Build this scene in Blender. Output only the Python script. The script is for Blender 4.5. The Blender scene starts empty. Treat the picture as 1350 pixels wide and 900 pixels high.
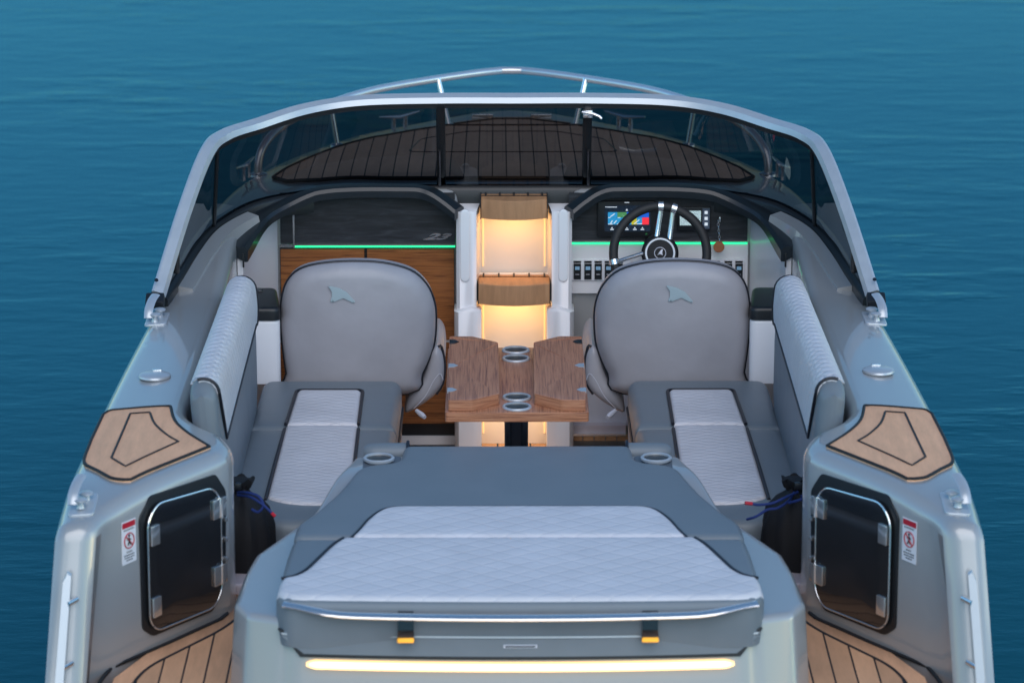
import bpy, bmesh, math, random
import numpy as np
from mathutils import Vector, Matrix
from mathutils.geometry import delaunay_2d_cdt
random.seed(4)
R = math.radians
SC = bpy.context.scene
COL = SC.collection

# ------------------------------------------------------------------ camera
CAM = Vector((-0.061, -9.865, 3.794)); PITCH = R(14.5); YAW = R(0.235)
F_PX = 4922.0
cd = bpy.data.cameras.new('camera'); cam = bpy.data.objects.new('camera', cd); COL.objects.link(cam)
cd.lens = 36.0 * F_PX / 1350.0; cd.sensor_width = 36.0
cam.location = CAM; cam.rotation_euler = (math.pi / 2 - PITCH, 0, -YAW)
cd.clip_start = 0.1; cd.clip_end = 8000
cd.dof.use_dof = True; cd.dof.focus_distance = 12.6; cd.dof.aperture_fstop = 4.5
SC.camera = cam

# ------------------------------------------------------------------ world, fill sun, exposure
W_ = bpy.data.worlds.new('World'); SC.world = W_; W_.use_nodes = True
nt = W_.node_tree; nt.nodes.clear()
sky = nt.nodes.new('ShaderNodeTexSky'); sky.sky_type = 'NISHITA'; sky.sun_disc = False
sky.sun_elevation = R(10); sky.sun_rotation = R(100); sky.air_density = 1.0; sky.dust_density = 0.3; sky.ozone_density = 4.5
bg = nt.nodes.new('ShaderNodeBackground'); bg.inputs[1].default_value = 0.09
wo = nt.nodes.new('ShaderNodeOutputWorld')
tint = nt.nodes.new('ShaderNodeMix'); tint.data_type = 'RGBA'; tint.blend_type = 'MULTIPLY'; tint.inputs[0].default_value = 1.0; tint.inputs[7].default_value = (0.98, 1.02, 0.92, 1)
nt.links.new(sky.outputs[0], tint.inputs[6]); nt.links.new(tint.outputs[2], bg.inputs[0]); nt.links.new(bg.outputs[0], wo.inputs[0])
sl = bpy.data.lights.new('sun', 'SUN'); sl.energy = 0.6; sl.angle = R(60); sl.color = (1.0, 0.96, 0.95)  # soft fill from behind the camera, added to brighten aft-facing whites
so = bpy.data.objects.new('sun', sl); COL.objects.link(so); so.rotation_euler = (R(50), R(0), R(6))
SC.view_settings.view_transform = 'Standard'; SC.view_settings.look = 'None'
SC.view_settings.gamma = 1.0; SC.view_settings.exposure = 1.6
SC.view_settings.use_curve_mapping = False

# ------------------------------------------------------------------ survey helpers: where a sight line meets a known plane
Mcam = Matrix.Rotation(-YAW, 3, 'Z') @ Matrix.Rotation(math.pi / 2 - PITCH, 3, 'X')
def ray(px, py):
    return Mcam @ Vector(((px - 675) / F_PX, -(py - 450) / F_PX, -1.0))
def WZ(px, py, z):
    d = ray(px, py); t = (z - CAM.z) / d.z; return CAM + d * t
def WY(px, py, y):
    d = ray(px, py); t = (y - CAM.y) / d.y; return CAM + d * t
def WP(px, py, p, n):
    d = ray(px, py); t = (Vector(p) - CAM).dot(n) / d.dot(n); return CAM + d * t

# ------------------------------------------------------------------ materials
MATS = {}
def mat(name, col=(0.5, 0.5, 0.5), rough=0.5, metal=0.0, coat=0.0, coat_rough=0.05, emit=None, es=0.0, spec=0.5, var=0.0, vscale=6.0, bump=0.0, bscale=300.0):
    if name in MATS: return MATS[name]
    m = bpy.data.materials.new(name); m.use_nodes = True; n = m.node_tree; p = n.nodes['Principled BSDF']
    p.inputs['Base Color'].default_value = (*col, 1); p.inputs['Roughness'].default_value = rough
    p.inputs['Metallic'].default_value = metal; p.inputs['Coat Weight'].default_value = coat; p.inputs['Coat Roughness'].default_value = coat_rough
    p.inputs['Specular IOR Level'].default_value = spec
    if emit: p.inputs['Emission Color'].default_value = (*emit, 1); p.inputs['Emission Strength'].default_value = es
    tc = n.nodes.new('ShaderNodeTexCoord')
    if var:
        nz = n.nodes.new('ShaderNodeTexNoise'); nz.inputs['Scale'].default_value = vscale; nz.inputs['Detail'].default_value = 6
        n.links.new(tc.outputs['Object'], nz.inputs['Vector'])
        rp = n.nodes.new('ShaderNodeValToRGB'); rp.color_ramp.elements[0].position = 0.3; rp.color_ramp.elements[1].position = 0.7
        rp.color_ramp.elements[0].color = (*[c * (1 - var) for c in col], 1); rp.color_ramp.elements[1].color = (*[min(1, c * (1 + var)) for c in col], 1)
        n.links.new(nz.outputs['Fac'], rp.inputs[0]); n.links.new(rp.outputs[0], p.inputs['Base Color'])
        mr = n.nodes.new('ShaderNodeMapRange'); mr.inputs[3].default_value = max(0.02, rough * 0.8); mr.inputs[4].default_value = min(1, rough * 1.25)
        n.links.new(nz.outputs['Fac'], mr.inputs[0]); n.links.new(mr.outputs[0], p.inputs['Roughness'])
    if bump:
        nb = n.nodes.new('ShaderNodeTexNoise'); nb.inputs['Scale'].default_value = bscale; nb.inputs['Detail'].default_value = 3
        n.links.new(tc.outputs['Object'], nb.inputs['Vector'])
        bn = n.nodes.new('ShaderNodeBump'); bn.inputs['Strength'].default_value = bump; bn.inputs['Distance'].default_value = 0.001
        n.links.new(nb.outputs['Fac'], bn.inputs['Height']); n.links.new(bn.outputs[0], p.inputs['Normal'])
    MATS[name] = m; return m

def mth(n, op, a, b=None, c=None):
    k = n.nodes.new('ShaderNodeMath'); k.operation = op
    for i, v in enumerate((a, b, c)):
        if v is None: continue
        if isinstance(v, (int, float)): k.inputs[i].default_value = v
        else: n.links.new(v, k.inputs[i])
    return k.outputs[0]

def vinyl(name, col, quilt=None, size=0.06, ratio=1.0, axes='XY', depth=0.004, rough=0.42, wrinkle=0.0):
    """leather-like vinyl with an optional stitched diamond quilt in the surface"""
    m = mat(name, col, rough, var=0.05, vscale=9)
    n = m.node_tree; p = n.nodes['Principled BSDF']; tc = n.nodes.new('ShaderNodeTexCoord')
    g = n.nodes.new('ShaderNodeTexNoise'); g.inputs['Scale'].default_value = 420; g.inputs['Detail'].default_value = 2
    n.links.new(tc.outputs['Object'], g.inputs['Vector'])
    b1 = n.nodes.new('ShaderNodeBump'); b1.inputs['Strength'].default_value = 0.12; b1.inputs['Distance'].default_value = 0.0006
    n.links.new(g.outputs['Fac'], b1.inputs['Height'])
    w = n.nodes.new('ShaderNodeTexNoise'); w.inputs['Scale'].default_value = 7; w.inputs['Detail'].default_value = 3
    n.links.new(tc.outputs['Object'], w.inputs['Vector'])
    b2 = n.nodes.new('ShaderNodeBump'); b2.inputs['Strength'].default_value = 0.25; b2.inputs['Distance'].default_value = 0.006 + wrinkle
    n.links.new(w.outputs['Fac'], b2.inputs['Height']); n.links.new(b1.outputs[0], b2.inputs['Normal'])
    last = b2.outputs[0]
    if quilt:
        sp = n.nodes.new('ShaderNodeSeparateXYZ')
        ds = n.nodes.new('ShaderNodeTexNoise'); ds.inputs['Scale'].default_value = 5
        n.links.new(tc.outputs['Object'], ds.inputs['Vector'])
        mx = n.nodes.new('ShaderNodeVectorMath'); mx.operation = 'MULTIPLY_ADD'
        mx.inputs[1].default_value = (0.012, 0.012, 0.012)
        n.links.new(ds.outputs['Color'], mx.inputs[0]); n.links.new(tc.outputs['Object'], mx.inputs[2])
        n.links.new(mx.outputs[0], sp.inputs[0])
        A = sp.outputs['XYZ'.index(axes[0])]; B = mth(n, 'ADD', sp.outputs[2], mth(n, 'ABSOLUTE', sp.outputs[0])) if axes[1] == 'S' else sp.outputs['XYZ'.index(axes[1])]
        Bk = mth(n, 'MULTIPLY', B, ratio)
        hs = []
        for op in ('ADD', 'SUBTRACT'):
            t = mth(n, op, A, Bk); t = mth(n, 'DIVIDE', t, size); t = mth(n, 'ADD', t, 100.0); t = mth(n, 'FRACT', t)
            t = mth(n, 'SUBTRACT', t, 0.5); t = mth(n, 'ABSOLUTE', t); t = mth(n, 'MULTIPLY', t, 2.0)   # 1 at a stitch line
            hs.append(mth(n, 'POWER', t, 7.0))
        h = mth(n, 'MAXIMUM', hs[0], hs[1]); h = mth(n, 'MULTIPLY', h, -1.0)
        b3 = n.nodes.new('ShaderNodeBump'); b3.inputs['Strength'].default_value = 0.55; b3.inputs['Distance'].default_value = depth
        n.links.new(h, b3.inputs['Height']); n.links.new(last, b3.inputs['Normal']); last = b3.outputs[0]
    n.links.new(last, p.inputs['Normal'])
    return m

def wood(name, dark, mid, light, axis='Y', scale=1.0, rough=0.4, coat=0.2, stretch=14.0, contrast=1.0):
    m = mat(name, mid, rough, coat=coat, coat_rough=0.15); n = m.node_tree; p = n.nodes['Principled BSDF']
    tc = n.nodes.new('ShaderNodeTexCoord'); mp = n.nodes.new('ShaderNodeMapping')
    s = [stretch * scale] * 3; s['XYZ'.index(axis)] = 1.0 * scale; mp.inputs['Scale'].default_value = s
    n.links.new(tc.outputs['Object'], mp.inputs['Vector'])
    if axis == 'Y':   # the fore-aft faces show long grain, the end faces too (edge banding)
        ge = n.nodes.new('ShaderNodeNewGeometry'); sy = n.nodes.new('ShaderNodeSeparateXYZ'); n.links.new(ge.outputs['Normal'], sy.inputs[0])
        ay = mth(n, 'GREATER_THAN', mth(n, 'ABSOLUTE', sy.outputs[1]), 0.6); cx_ = n.nodes.new('ShaderNodeCombineXYZ')
        n.links.new(mth(n, 'MULTIPLY_ADD', ay, 1.2 - stretch * scale, stretch * scale), cx_.inputs[0]); cx_.inputs[1].default_value = scale; cx_.inputs[2].default_value = stretch * scale
        n.links.new(cx_.outputs[0], mp.inputs['Scale'])
    nz = n.nodes.new('ShaderNodeTexNoise'); nz.inputs['Scale'].default_value = 6; nz.inputs['Detail'].default_value = 9; nz.inputs['Roughness'].default_value = 0.65; nz.inputs['Distortion'].default_value = 0.6
    n.links.new(mp.outputs[0], nz.inputs['Vector'])
    rp = n.nodes.new('ShaderNodeValToRGB'); e = rp.color_ramp.elements
    e[0].position = 0.36; e[0].color = (*dark, 1); e[1].position = 0.64; e[1].color = (*light, 1)
    x = rp.color_ramp.elements.new(0.5); x.color = (*mid, 1)
    n.links.new(nz.outputs['Fac'], rp.inputs[0]); n.links.new(rp.outputs[0], p.inputs['Base Color'])
    bn = n.nodes.new('ShaderNodeBump'); bn.inputs['Strength'].default_value = 0.15; bn.inputs['Distance'].default_value = 0.001
    n.links.new(nz.outputs['Fac'], bn.inputs['Height']); n.links.new(bn.outputs[0], p.inputs['Normal'])
    return m

def planked(name, col, pitch, width=0.10, offset=0.0, base_var=0.12, axis='X'):
    """soft synthetic teak decking with dark caulk lines at a fixed pitch"""
    m = mat(name, col, 0.62); n = m.node_tree; p = n.nodes['Principled BSDF']
    tc = n.nodes.new('ShaderNodeTexCoord'); sp = n.nodes.new('ShaderNodeSeparateXYZ'); n.links.new(tc.outputs['Object'], sp.inputs[0])
    a = sp.outputs['XYZ'.index(axis)]
    nz = n.nodes.new('ShaderNodeTexNoise'); nz.inputs['Scale'].default_value = 4; nz.inputs['Detail'].default_value = 8; nz.inputs['Roughness'].default_value = 0.7
    mp = n.nodes.new('ShaderNodeMapping'); mp.inputs['Scale'].default_value = (9, 1.5, 1) if axis == 'X' else (1.5, 9, 1)
    n.links.new(tc.outputs['Object'], mp.inputs[0]); n.links.new(mp.outputs[0], nz.inputs['Vector'])
    rp = n.nodes.new('ShaderNodeValToRGB'); e = rp.color_ramp.elements
    e[0].position = 0.3; e[0].color = (*[c * (1 - base_var) for c in col], 1); e[1].position = 0.7; e[1].color = (*[c * (1 + base_var) for c in col], 1)
    n.links.new(nz.outputs['Fac'], rp.inputs[0])
    out = rp.outputs[0]
    if pitch:
        t = mth(n, 'ADD', a, 50 * pitch + offset); t = mth(n, 'DIVIDE', t, pitch); t = mth(n, 'FRACT', t)
        t = mth(n, 'SUBTRACT', t, 0.5); t = mth(n, 'ABSOLUTE', t); t = mth(n, 'GREATER_THAN', t, 0.5 - width / 2)
        idx = mth(n, 'FLOOR', mth(n, 'DIVIDE', mth(n, 'ADD', a, 50 * pitch + offset), pitch)); wn = n.nodes.new('ShaderNodeTexWhiteNoise'); wn.noise_dimensions = '1D'; n.links.new(idx, wn.inputs['W'])
        hv = n.nodes.new('ShaderNodeHueSaturation'); n.links.new(mth(n, 'MULTIPLY_ADD', wn.outputs['Value'], 0.26, 0.86), hv.inputs['Value']); n.links.new(out, hv.inputs['Color']); out = hv.outputs[0]
        mx = n.nodes.new('ShaderNodeMix'); mx.data_type = 'RGBA'; mx.inputs[7].default_value = (0.012, 0.013, 0.016, 1)
        n.links.new(t, mx.inputs[0]); n.links.new(out, mx.inputs[6]); out = mx.outputs[2]
    n.links.new(out, p.inputs['Base Color'])
    bn = n.nodes.new('ShaderNodeBump'); bn.inputs['Strength'].default_value = 0.25; bn.inputs['Distance'].default_value = 0.001
    n2 = n.nodes.new('ShaderNodeTexNoise'); n2.inputs['Scale'].default_value = 500; n.links.new(tc.outputs['Object'], n2.inputs['Vector'])
    n.links.new(n2.outputs['Fac'], bn.inputs['Height']); n.links.new(bn.outputs[0], p.inputs['Normal'])
    return m

def glassmat(name, tint, refl=0.06, rough=0.0):
    m = bpy.data.materials.new(name); m.use_nodes = True; n = m.node_tree; n.nodes.clear()
    o = n.nodes.new('ShaderNodeOutputMaterial'); t = n.nodes.new('ShaderNodeBsdfTransparent'); t.inputs[0].default_value = (*tint, 1)
    g = n.nodes.new('ShaderNodeBsdfGlossy'); g.inputs['Roughness'].default_value = rough + 0.01; g.inputs['Color'].default_value = (1, 1, 1, 1)
    ge = n.nodes.new('ShaderNodeNewGeometry'); dt = n.nodes.new('ShaderNodeVectorMath'); dt.operation = 'DOT_PRODUCT'
    n.links.new(ge.outputs['Incoming'], dt.inputs[0]); n.links.new(ge.outputs['Normal'], dt.inputs[1])
    c_ = mth(n, 'ABSOLUTE', dt.outputs['Value']); c_ = mth(n, 'SUBTRACT', 1.0, c_); c_ = mth(n, 'POWER', c_, 5.0); c_ = mth(n, 'MULTIPLY_ADD', c_, 0.9, 0.035)
    x = n.nodes.new('ShaderNodeMixShader'); n.links.new(c_, x.inputs[0]); n.links.new(t.outputs[0], x.inputs[1]); n.links.new(g.outputs[0], x.inputs[2])
    n.links.new(x.outputs[0], o.inputs[0]); return m

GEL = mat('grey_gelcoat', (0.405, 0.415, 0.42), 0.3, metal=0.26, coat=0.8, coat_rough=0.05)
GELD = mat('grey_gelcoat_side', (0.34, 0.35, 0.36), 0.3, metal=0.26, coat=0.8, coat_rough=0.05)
WHITE = mat('white_gelcoat', (0.80, 0.79, 0.81), 0.3, coat=0.3, coat_rough=0.1, var=0.015, vscale=4)
LILAC = mat('satin_liner', (0.56, 0.50, 0.54), 0.5, var=0.03)
GREYV = vinyl('grey_vinyl', (0.168, 0.200, 0.228))
PALEQ = vinyl('pale_quilted_vinyl', (0.67, 0.66, 0.69), True, 0.10, 1.35, 'XY', 0.0028)
PALER = vinyl('pale_ribbed_vinyl', (0.67, 0.66, 0.69), True, 0.085, 2.3, 'XY', 0.0045, wrinkle=0.005)
PALEB = vinyl('pale_back_vinyl', (0.67, 0.66, 0.69), True, 0.048, 0.75, 'YS', 0.009)
TAUPE = vinyl('taupe_vinyl', (0.37, 0.36, 0.385), wrinkle=0.016, rough=0.38)
PIPE = mat('black_piping', (0.012, 0.013, 0.02), 0.45)
BLACK = mat('black_plastic', (0.012, 0.014, 0.017), 0.35, bump=0.2)
COWL = mat('black_cowl', (0.012, 0.017, 0.022), 0.32, coat=0.2)
RUBBER = mat('black_rubber', (0.015, 0.015, 0.016), 0.6)
DARKIN = mat('dark_interior', (0.01, 0.01, 0.012), 0.15, coat=1.0)
CHROME = mat('polished_steel', (0.84, 0.85, 0.86), 0.16, metal=0.9, var=0.02)
BRUSH = mat('brushed_aluminium', (0.56, 0.59, 0.62), 0.33, metal=0.45, var=0.03, vscale=20)
DSTEEL = mat('dark_steel', (0.10, 0.10, 0.11), 0.25, metal=0.9)
TEAKL = planked('pale_teak_mat', (0.82, 0.445, 0.250), 0, base_var=0.14)
TEAKF = planked('fore_teak_planks', (0.72, 0.46, 0.32), 0.052, 0.09, 0.026)
TEAKS = planked('aft_teak_planks', (0.72, 0.395, 0.22), 0.062, 0.085, 0.0, base_var=0.12)
TEAKC = planked('cockpit_teak_planks', (0.45, 0.27, 0.16), 0.06, 0.1)
TABLEW = wood('table_teak', (0.20, 0.066, 0.032), (0.46, 0.185, 0.090), (0.54, 0.245, 0.130), 'Y', 0.8, 0.42, 0.12, 55)
WALNUT = wood('walnut_veneer', (0.13, 0.042, 0.013), (0.28, 0.098, 0.028), (0.36, 0.135, 0.040), 'X', 1.0, 0.34, 0.4, 34)
BLACKW = wood('black_oak_veneer', (0.008, 0.010, 0.013), (0.016, 0.019, 0.024), (0.034, 0.038, 0.046), 'X', 1.2, 0.5, 0.0, 8)
STEPW = planked('step_teak', (0.42, 0.225, 0.11), 0, base_var=0.2)
GLASS = glassmat('tinted_glass', (0.110, 0.112, 0.118))
LEDG = mat('green_led', (0.05, 0.3, 0.15), 0.4, emit=(0.02, 1.0, 0.34), es=0.5)
LEDW = mat('warm_led', (1, 0.8, 0.5), 0.4, emit=(1.0, 0.62, 0.24), es=1.6)
LEDB = mat('warm_led_bar', (1, 0.8, 0.5), 0.4, emit=(1.0, 0.52, 0.14), es=0.48)
LEDC = mat('warm_led_core', (1, 0.8, 0.5), 0.4, emit=(1.0, 0.74, 0.40), es=0.85)
EMB = mat('emblem_print', (0.36, 0.45, 0.48), 0.5)
LEATHER = mat('tan_leather', (0.35, 0.13, 0.05), 0.6, var=0.2)
LENS = mat('frosted_lens', (0.85, 0.87, 0.9), 0.25, coat=0.4)
RED = mat('sticker_red', (0.50, 0.01, 0.03), 0.4)
STW = mat('sticker_white', (0.78, 0.78, 0.82), 0.4)
BAGM = mat('black_nylon', (0.006, 0.006, 0.008), 0.75, bump=0.5, bscale=500)
CORD = mat('blue_cord', (0.01, 0.03, 0.16), 0.7)
PAL = mat('pale_lilac_fittings', (0.62, 0.63, 0.70), 0.35)

# ------------------------------------------------------------------ object bookkeeping
ORI = {}
def thing(name, label, cat, loc=(0, 0, 0), group=None):
    o = bpy.data.objects.new(name, None); COL.objects.link(o); o.location = loc; o.empty_display_size = 0.1
    o['label'] = label; o['category'] = cat
    if group: o['group'] = group
    ORI[o] = Vector(loc); return o
def link(name, bm, m, parent=None, smooth=True, ang=40, label=None, recalc=True):
    if recalc: bmesh.ops.recalc_face_normals(bm, faces=bm.faces[:])
    off = ORI[parent] if parent is not None else Vector((0, 0, 0))
    if off.length > 0: bmesh.ops.translate(bm, verts=bm.verts[:], vec=-off)
    me = bpy.data.meshes.new(name); bm.to_mesh(me); bm.free()
    me.materials.append(m)
    if smooth:
        me.polygons.foreach_set('use_smooth', [True] * len(me.polygons)); me.set_sharp_from_angle(angle=R(ang))
    o = bpy.data.objects.new(name, me); COL.objects.link(o)
    if parent is not None: o.parent = parent
    ORI[o] = off
    if label: o['label'] = label
    return o
def tag(o, label, cat, group=None):
    o['label'] = label; o['category'] = cat
    if group: o['group'] = group
    return o

# ------------------------------------------------------------------ shape helpers
def smooth_poly(pts, n=6, closed=True):
    P = [Vector((p[0], p[1])) if len(p) == 2 else Vector(p) for p in pts]; out = []; N = len(P)
    rng = range(N) if closed else range(N - 1)
    for i in rng:
        if closed: a, b, c, d = P[(i - 1) % N], P[i], P[(i + 1) % N], P[(i + 2) % N]
        else: a, b, c, d = P[max(i - 1, 0)], P[i], P[i + 1], P[min(i + 2, N - 1)]
        for k in range(n):
            t = k / n; t2 = t * t; t3 = t2 * t
            out.append(0.5 * ((2 * b) + (-a + c) * t + (2 * a - 5 * b + 4 * c - d) * t2 + (-a + 3 * b - 3 * c + d) * t3))
    if not closed: out.append(P[-1])
    return out
def round_poly(pts, r=0.03, n=5, rs=None):
    """straight-sided polygon with each corner filleted"""
    out = []; N = len(pts); P = [Vector(p) for p in pts]
    for i in range(N):
        a, b, c = P[i - 1], P[i], P[(i + 1) % N]; rr = rs[i] if rs else r
        if rr <= 1e-6: out.append(b); continue
        u = (a - b); v = (c - b); L = min(u.length, v.length) * 0.48; t = min(rr, L); p = b + u.normalized() * t; q = b + v.normalized() * t
        for k in range(n + 1):
            s = k / n; out.append((1 - s) ** 2 * p + 2 * s * (1 - s) * b + s * s * q)
    return out
def densify(P, step, closed=True):
    out = []; N = len(P)
    for i in range(N if closed else N - 1):
        a, b = P[i], P[(i + 1) % N]; L = (b - a).length; k = max(1, int(math.ceil(L / step)))
        for j in range(k): out.append(a + (b - a) * (j / k))
    if not closed: out.append(P[-1])
    return out
def poly_arrays(P):
    A = np.array([(p[0], p[1]) for p in P]); return A, np.roll(A, -1, axis=0)
def dist_poly(Q, A, B):
    Q = np.asarray(Q); best = np.full(len(Q), 1e9)
    for a, b in zip(A, B):
        d = b - a; L = max(d.dot(d), 1e-12); t = np.clip(((Q - a) @ d) / L, 0, 1)
        best = np.minimum(best, np.hypot(*(Q - (a + t[:, None] * d)).T))
    return best
def inside_poly(Q, A, B):
    Q = np.asarray(Q); c = np.zeros(len(Q), bool)
    for (x1, y1), (x2, y2) in zip(A, B):
        m = ((y1 > Q[:, 1]) != (y2 > Q[:, 1]))
        with np.errstate(divide='ignore', invalid='ignore'):
            xi = (x2 - x1) * (Q[:, 1] - y1) / (y2 - y1 + 1e-15) + x1
        c ^= m & (Q[:, 0] < xi)
    return c
def IDT(u, v, w): return Vector((u, v, w))
def pad_bm(P, h, r, grid=0.04, zf=None, bot=0.0, T=IDT, crown=0.0, crown_w=0.15, step=None, skirt=None, absbot=False, bm=None):
    """upholstered / moulded slab: outline P (2-D), rounded top edge, vertical skirt, any height field zf"""
    P = [Vector((p[0], p[1])) for p in P]; P = densify(P, step or max(grid * 0.7, 0.004)); A, B = poly_arrays(P); n = len(P)
    if sum(a[0] * b[1] - b[0] * a[1] for a, b in zip(A, B)) < 0: P = P[::-1]; A, B = poly_arrays(P)
    pts = [tuple(a) for a in A]; extra = []
    nx = np.roll(A, -1, axis=0) - np.roll(A, 1, axis=0); nn = np.stack([-nx[:, 1], nx[:, 0]], 1); nn /= np.maximum(np.linalg.norm(nn, axis=1)[:, None], 1e-9)
    if r > 0:
        for f in (0.07, 0.22, 0.45, 0.72, 1.0):
            q = A + nn * (r * f); d = dist_poly(q, A, B); ok = (d > r * f * 0.93) & inside_poly(q, A, B)
            extra += [tuple(x) for x in q[ok]]
    mn = A.min(0); mxx = A.max(0)
    gx = np.arange(mn[0] + grid / 2, mxx[0], grid); gy = np.arange(mn[1] + grid / 2, mxx[1], grid)
    if len(gx) and len(gy):
        G = np.array([(x, y) for x in gx for y in gy]); ins = inside_poly(G, A, B); G = G[ins]
        if len(G): d = dist_poly(G, A, B); extra += [tuple(x) for x in G[d > max(r * 1.15, grid * 0.5)]]
    allp = [Vector(p) for p in pts + extra]
    V, E, Fc, ov, oe, of = delaunay_2d_cdt(allp, [(i, (i + 1) % n) for i in range(n)], [], 1, 1e-6)
    Q = np.array([(v.x, v.y) for v in V]); d = dist_poly(Q, A, B)
    tt = np.minimum(d / r, 1.0) if r > 0 else np.ones(len(Q))
    H = h - r + r * np.sqrt(np.maximum(0, 1 - (1 - tt) ** 2))
    if crown: H = H + crown * (1 - np.exp(-(d / crown_w) ** 2))
    zf = zf or (lambda x, y: 0.0)
    own = bm is None; bm = bm or bmesh.new()
    idx = [bm.verts.new(T(q[0], q[1], zf(q[0], q[1]) + hh)) for q, hh in zip(Q, H)]
    for f in Fc:
        if len(f) >= 3:
            try: bm.faces.new([idx[i] for i in f])
            except ValueError: pass
    inv = {}
    for k, o in enumerate(ov):
        for i in o: inv[i] = k
    ring = [inv[i] for i in range(n)]
    low = []
    for i in ring:
        q = Q[i]; z = bot if absbot else zf(q[0], q[1]) + bot; x, y = (q[0], q[1]) if not skirt else skirt(q[0], q[1], z)
        low.append(bm.verts.new(T(x, y, z)))
    for k in range(n):
        a, b = ring[k], ring[(k + 1) % n]
        if a != b:
            try: bm.faces.new((idx[b], idx[a], low[k], low[(k + 1) % n]))
            except ValueError: pass
    try: bm.faces.new(low)
    except ValueError: pass
    return bm
def loft(rings, closed=True, caps=True, bm=None):
    bm = bm or bmesh.new(); vs = [[bm.verts.new(p) for p in r] for r in rings]; n = len(rings[0])
    for a, b in zip(vs, vs[1:]):
        for i in range(n if closed else n - 1):
            j = (i + 1) % n
            try: bm.faces.new((a[i], a[j], b[j], b[i]))
            except ValueError: pass
    if caps and closed:
        for r in (vs[0], vs[-1]):
            try: bm.faces.new(r)
            except ValueError: pass
    return bm
def tube(pts, r, seg=10, closed=False, bm=None, sx=1.0, up=None, caps=True):
    P = [Vector(p) for p in pts]; N = len(P); rings = []; prev = None
    for i in range(N):
        if closed: t = (P[(i + 1) % N] - P[i - 1])
        else: t = P[min(i + 1, N - 1)] - P[max(i - 1, 0)]
        t.normalize()
        if prev is None:
            u = Vector(up) if up else (Vector((0, 0, 1)) if abs(t.z) < 0.9 else Vector((0, 1, 0)))
        else: u = prev
        u = (u - t * u.dot(t)).normalized(); prev = u; w = t.cross(u)
        rr = r(i / (N - 1)) if callable(r) else r
        rings.append([P[i] + (u * math.cos(a) * rr + w * math.sin(a) * rr * sx) for a in [2 * math.pi * k / seg for k in range(seg)]])
    if closed: rings.append(rings[0])
    bm = loft(rings, True, not closed and caps, bm)
    if closed: bmesh.ops.remove_doubles(bm, verts=bm.verts[:], dist=1e-6)
    return bm
def box(c, s, bev=0.004, rot=None, bm=None, seg=2):
    b = bmesh.new(); bmesh.ops.create_cube(b, size=1.0)
    bmesh.ops.scale(b, vec=Vector(s), verts=b.verts[:])
    if bev: bmesh.ops.bevel(b, geom=b.edges[:] , offset=min(bev, min(s) * 0.45), segments=seg, affect='EDGES', profile=0.6)
    M = Matrix.Translation(c) @ (rot.to_4x4() if rot else Matrix.Identity(4))
    bmesh.ops.transform(b, matrix=M, verts=b.verts[:])
    if bm is None: return b
    me = bpy.data.meshes.new('tmp'); b.to_mesh(me); b.free(); bm.from_mesh(me); bpy.data.meshes.remove(me); return bm
def frame(n, up=(0, 0, 1)):
    n = Vector(n).normalized(); x = Vector(up).cross(n).normalized(); y = n.cross(x); return Matrix((x, y, n)).transposed()
def lathe(prof, c, axis=(0, 0, 1), seg=28, bm=None, up=(0, 1, 0)):
    bm = bm or bmesh.new(); M = frame(axis, up); c = Vector(c)
    rings = [[c + M @ Vector((r * math.cos(a), r * math.sin(a), z)) for a in [2 * math.pi * k / seg for k in range(seg)]] for r, z in prof]
    return loft(rings, True, True, bm)
def prism(P, T, w0, w1, bev=0.0):
    """flat plate of outline P (2-D) placed by T, from depth w0 to w1"""
    return pad_bm(P, w1, bev if bev else 0.0008, grid=10, bot=w0, T=T, step=10)
def sst(x, a, b):
    t = min(max((x - a) / (b - a), 0), 1); return t * t * (3 - 2 * t)
def mir(P): return [(-p[0], p[1]) for p in P]
def textmesh(txt, size, T, depth, name, m, parent, shear=0.0):
    cu = bpy.data.curves.new('t', 'FONT'); cu.body = txt; cu.size = size; cu.extrude = depth / 2; cu.align_x = 'CENTER'; cu.align_y = 'CENTER'; cu.shear = shear; cu.resolution_u = 3; cu.offset = 0.0022 if parent is not boat else 0.0
    o = bpy.data.objects.new('t', cu); COL.objects.link(o); bpy.context.view_layer.update()
    me = bpy.data.meshes.new_from_object(o.evaluated_get(bpy.context.evaluated_depsgraph_get())); bpy.data.objects.remove(o)
    bm = bmesh.new(); bm.from_mesh(me); bpy.data.meshes.remove(me)
    for v in bm.verts: v.co = T(v.co.x, v.co.y, v.co.z + depth / 2)
    return link(name, bm, m, parent, smooth=False)

# ================================================================== WATER
bm = bmesh.new(); S = 4000
for a in ((-S, -S), (S, -S), (S, S), (-S, S)): bm.verts.new((a[0], a[1], -0.38))
bm.faces.new(bm.verts[:])
wm = mat('sea_water', (0.001, 0.056, 0.074), 0.14, spec=0.5); n = wm.node_tree; p = n.nodes['Principled BSDF']; p.inputs['IOR'].default_value = 1.33; p.inputs['Specular Tint'].default_value = (0.13, 0.62, 0.85, 1)
tc = n.nodes.new('ShaderNodeTexCoord')
mk = n.nodes.new('ShaderNodeTexNoise'); mk.inputs['Scale'].default_value = 0.16; mk.inputs['Detail'].default_value = 2
n.links.new(tc.outputs['Object'], mk.inputs['Vector'])
mr = n.nodes.new('ShaderNodeMapRange'); mr.inputs[1].default_value = 0.42; mr.inputs[2].default_value = 0.68; mr.inputs[3].default_value = 0.15; mr.inputs[4].default_value = 1.0
n.links.new(mk.outputs['Fac'], mr.inputs[0])
prev = None
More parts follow.
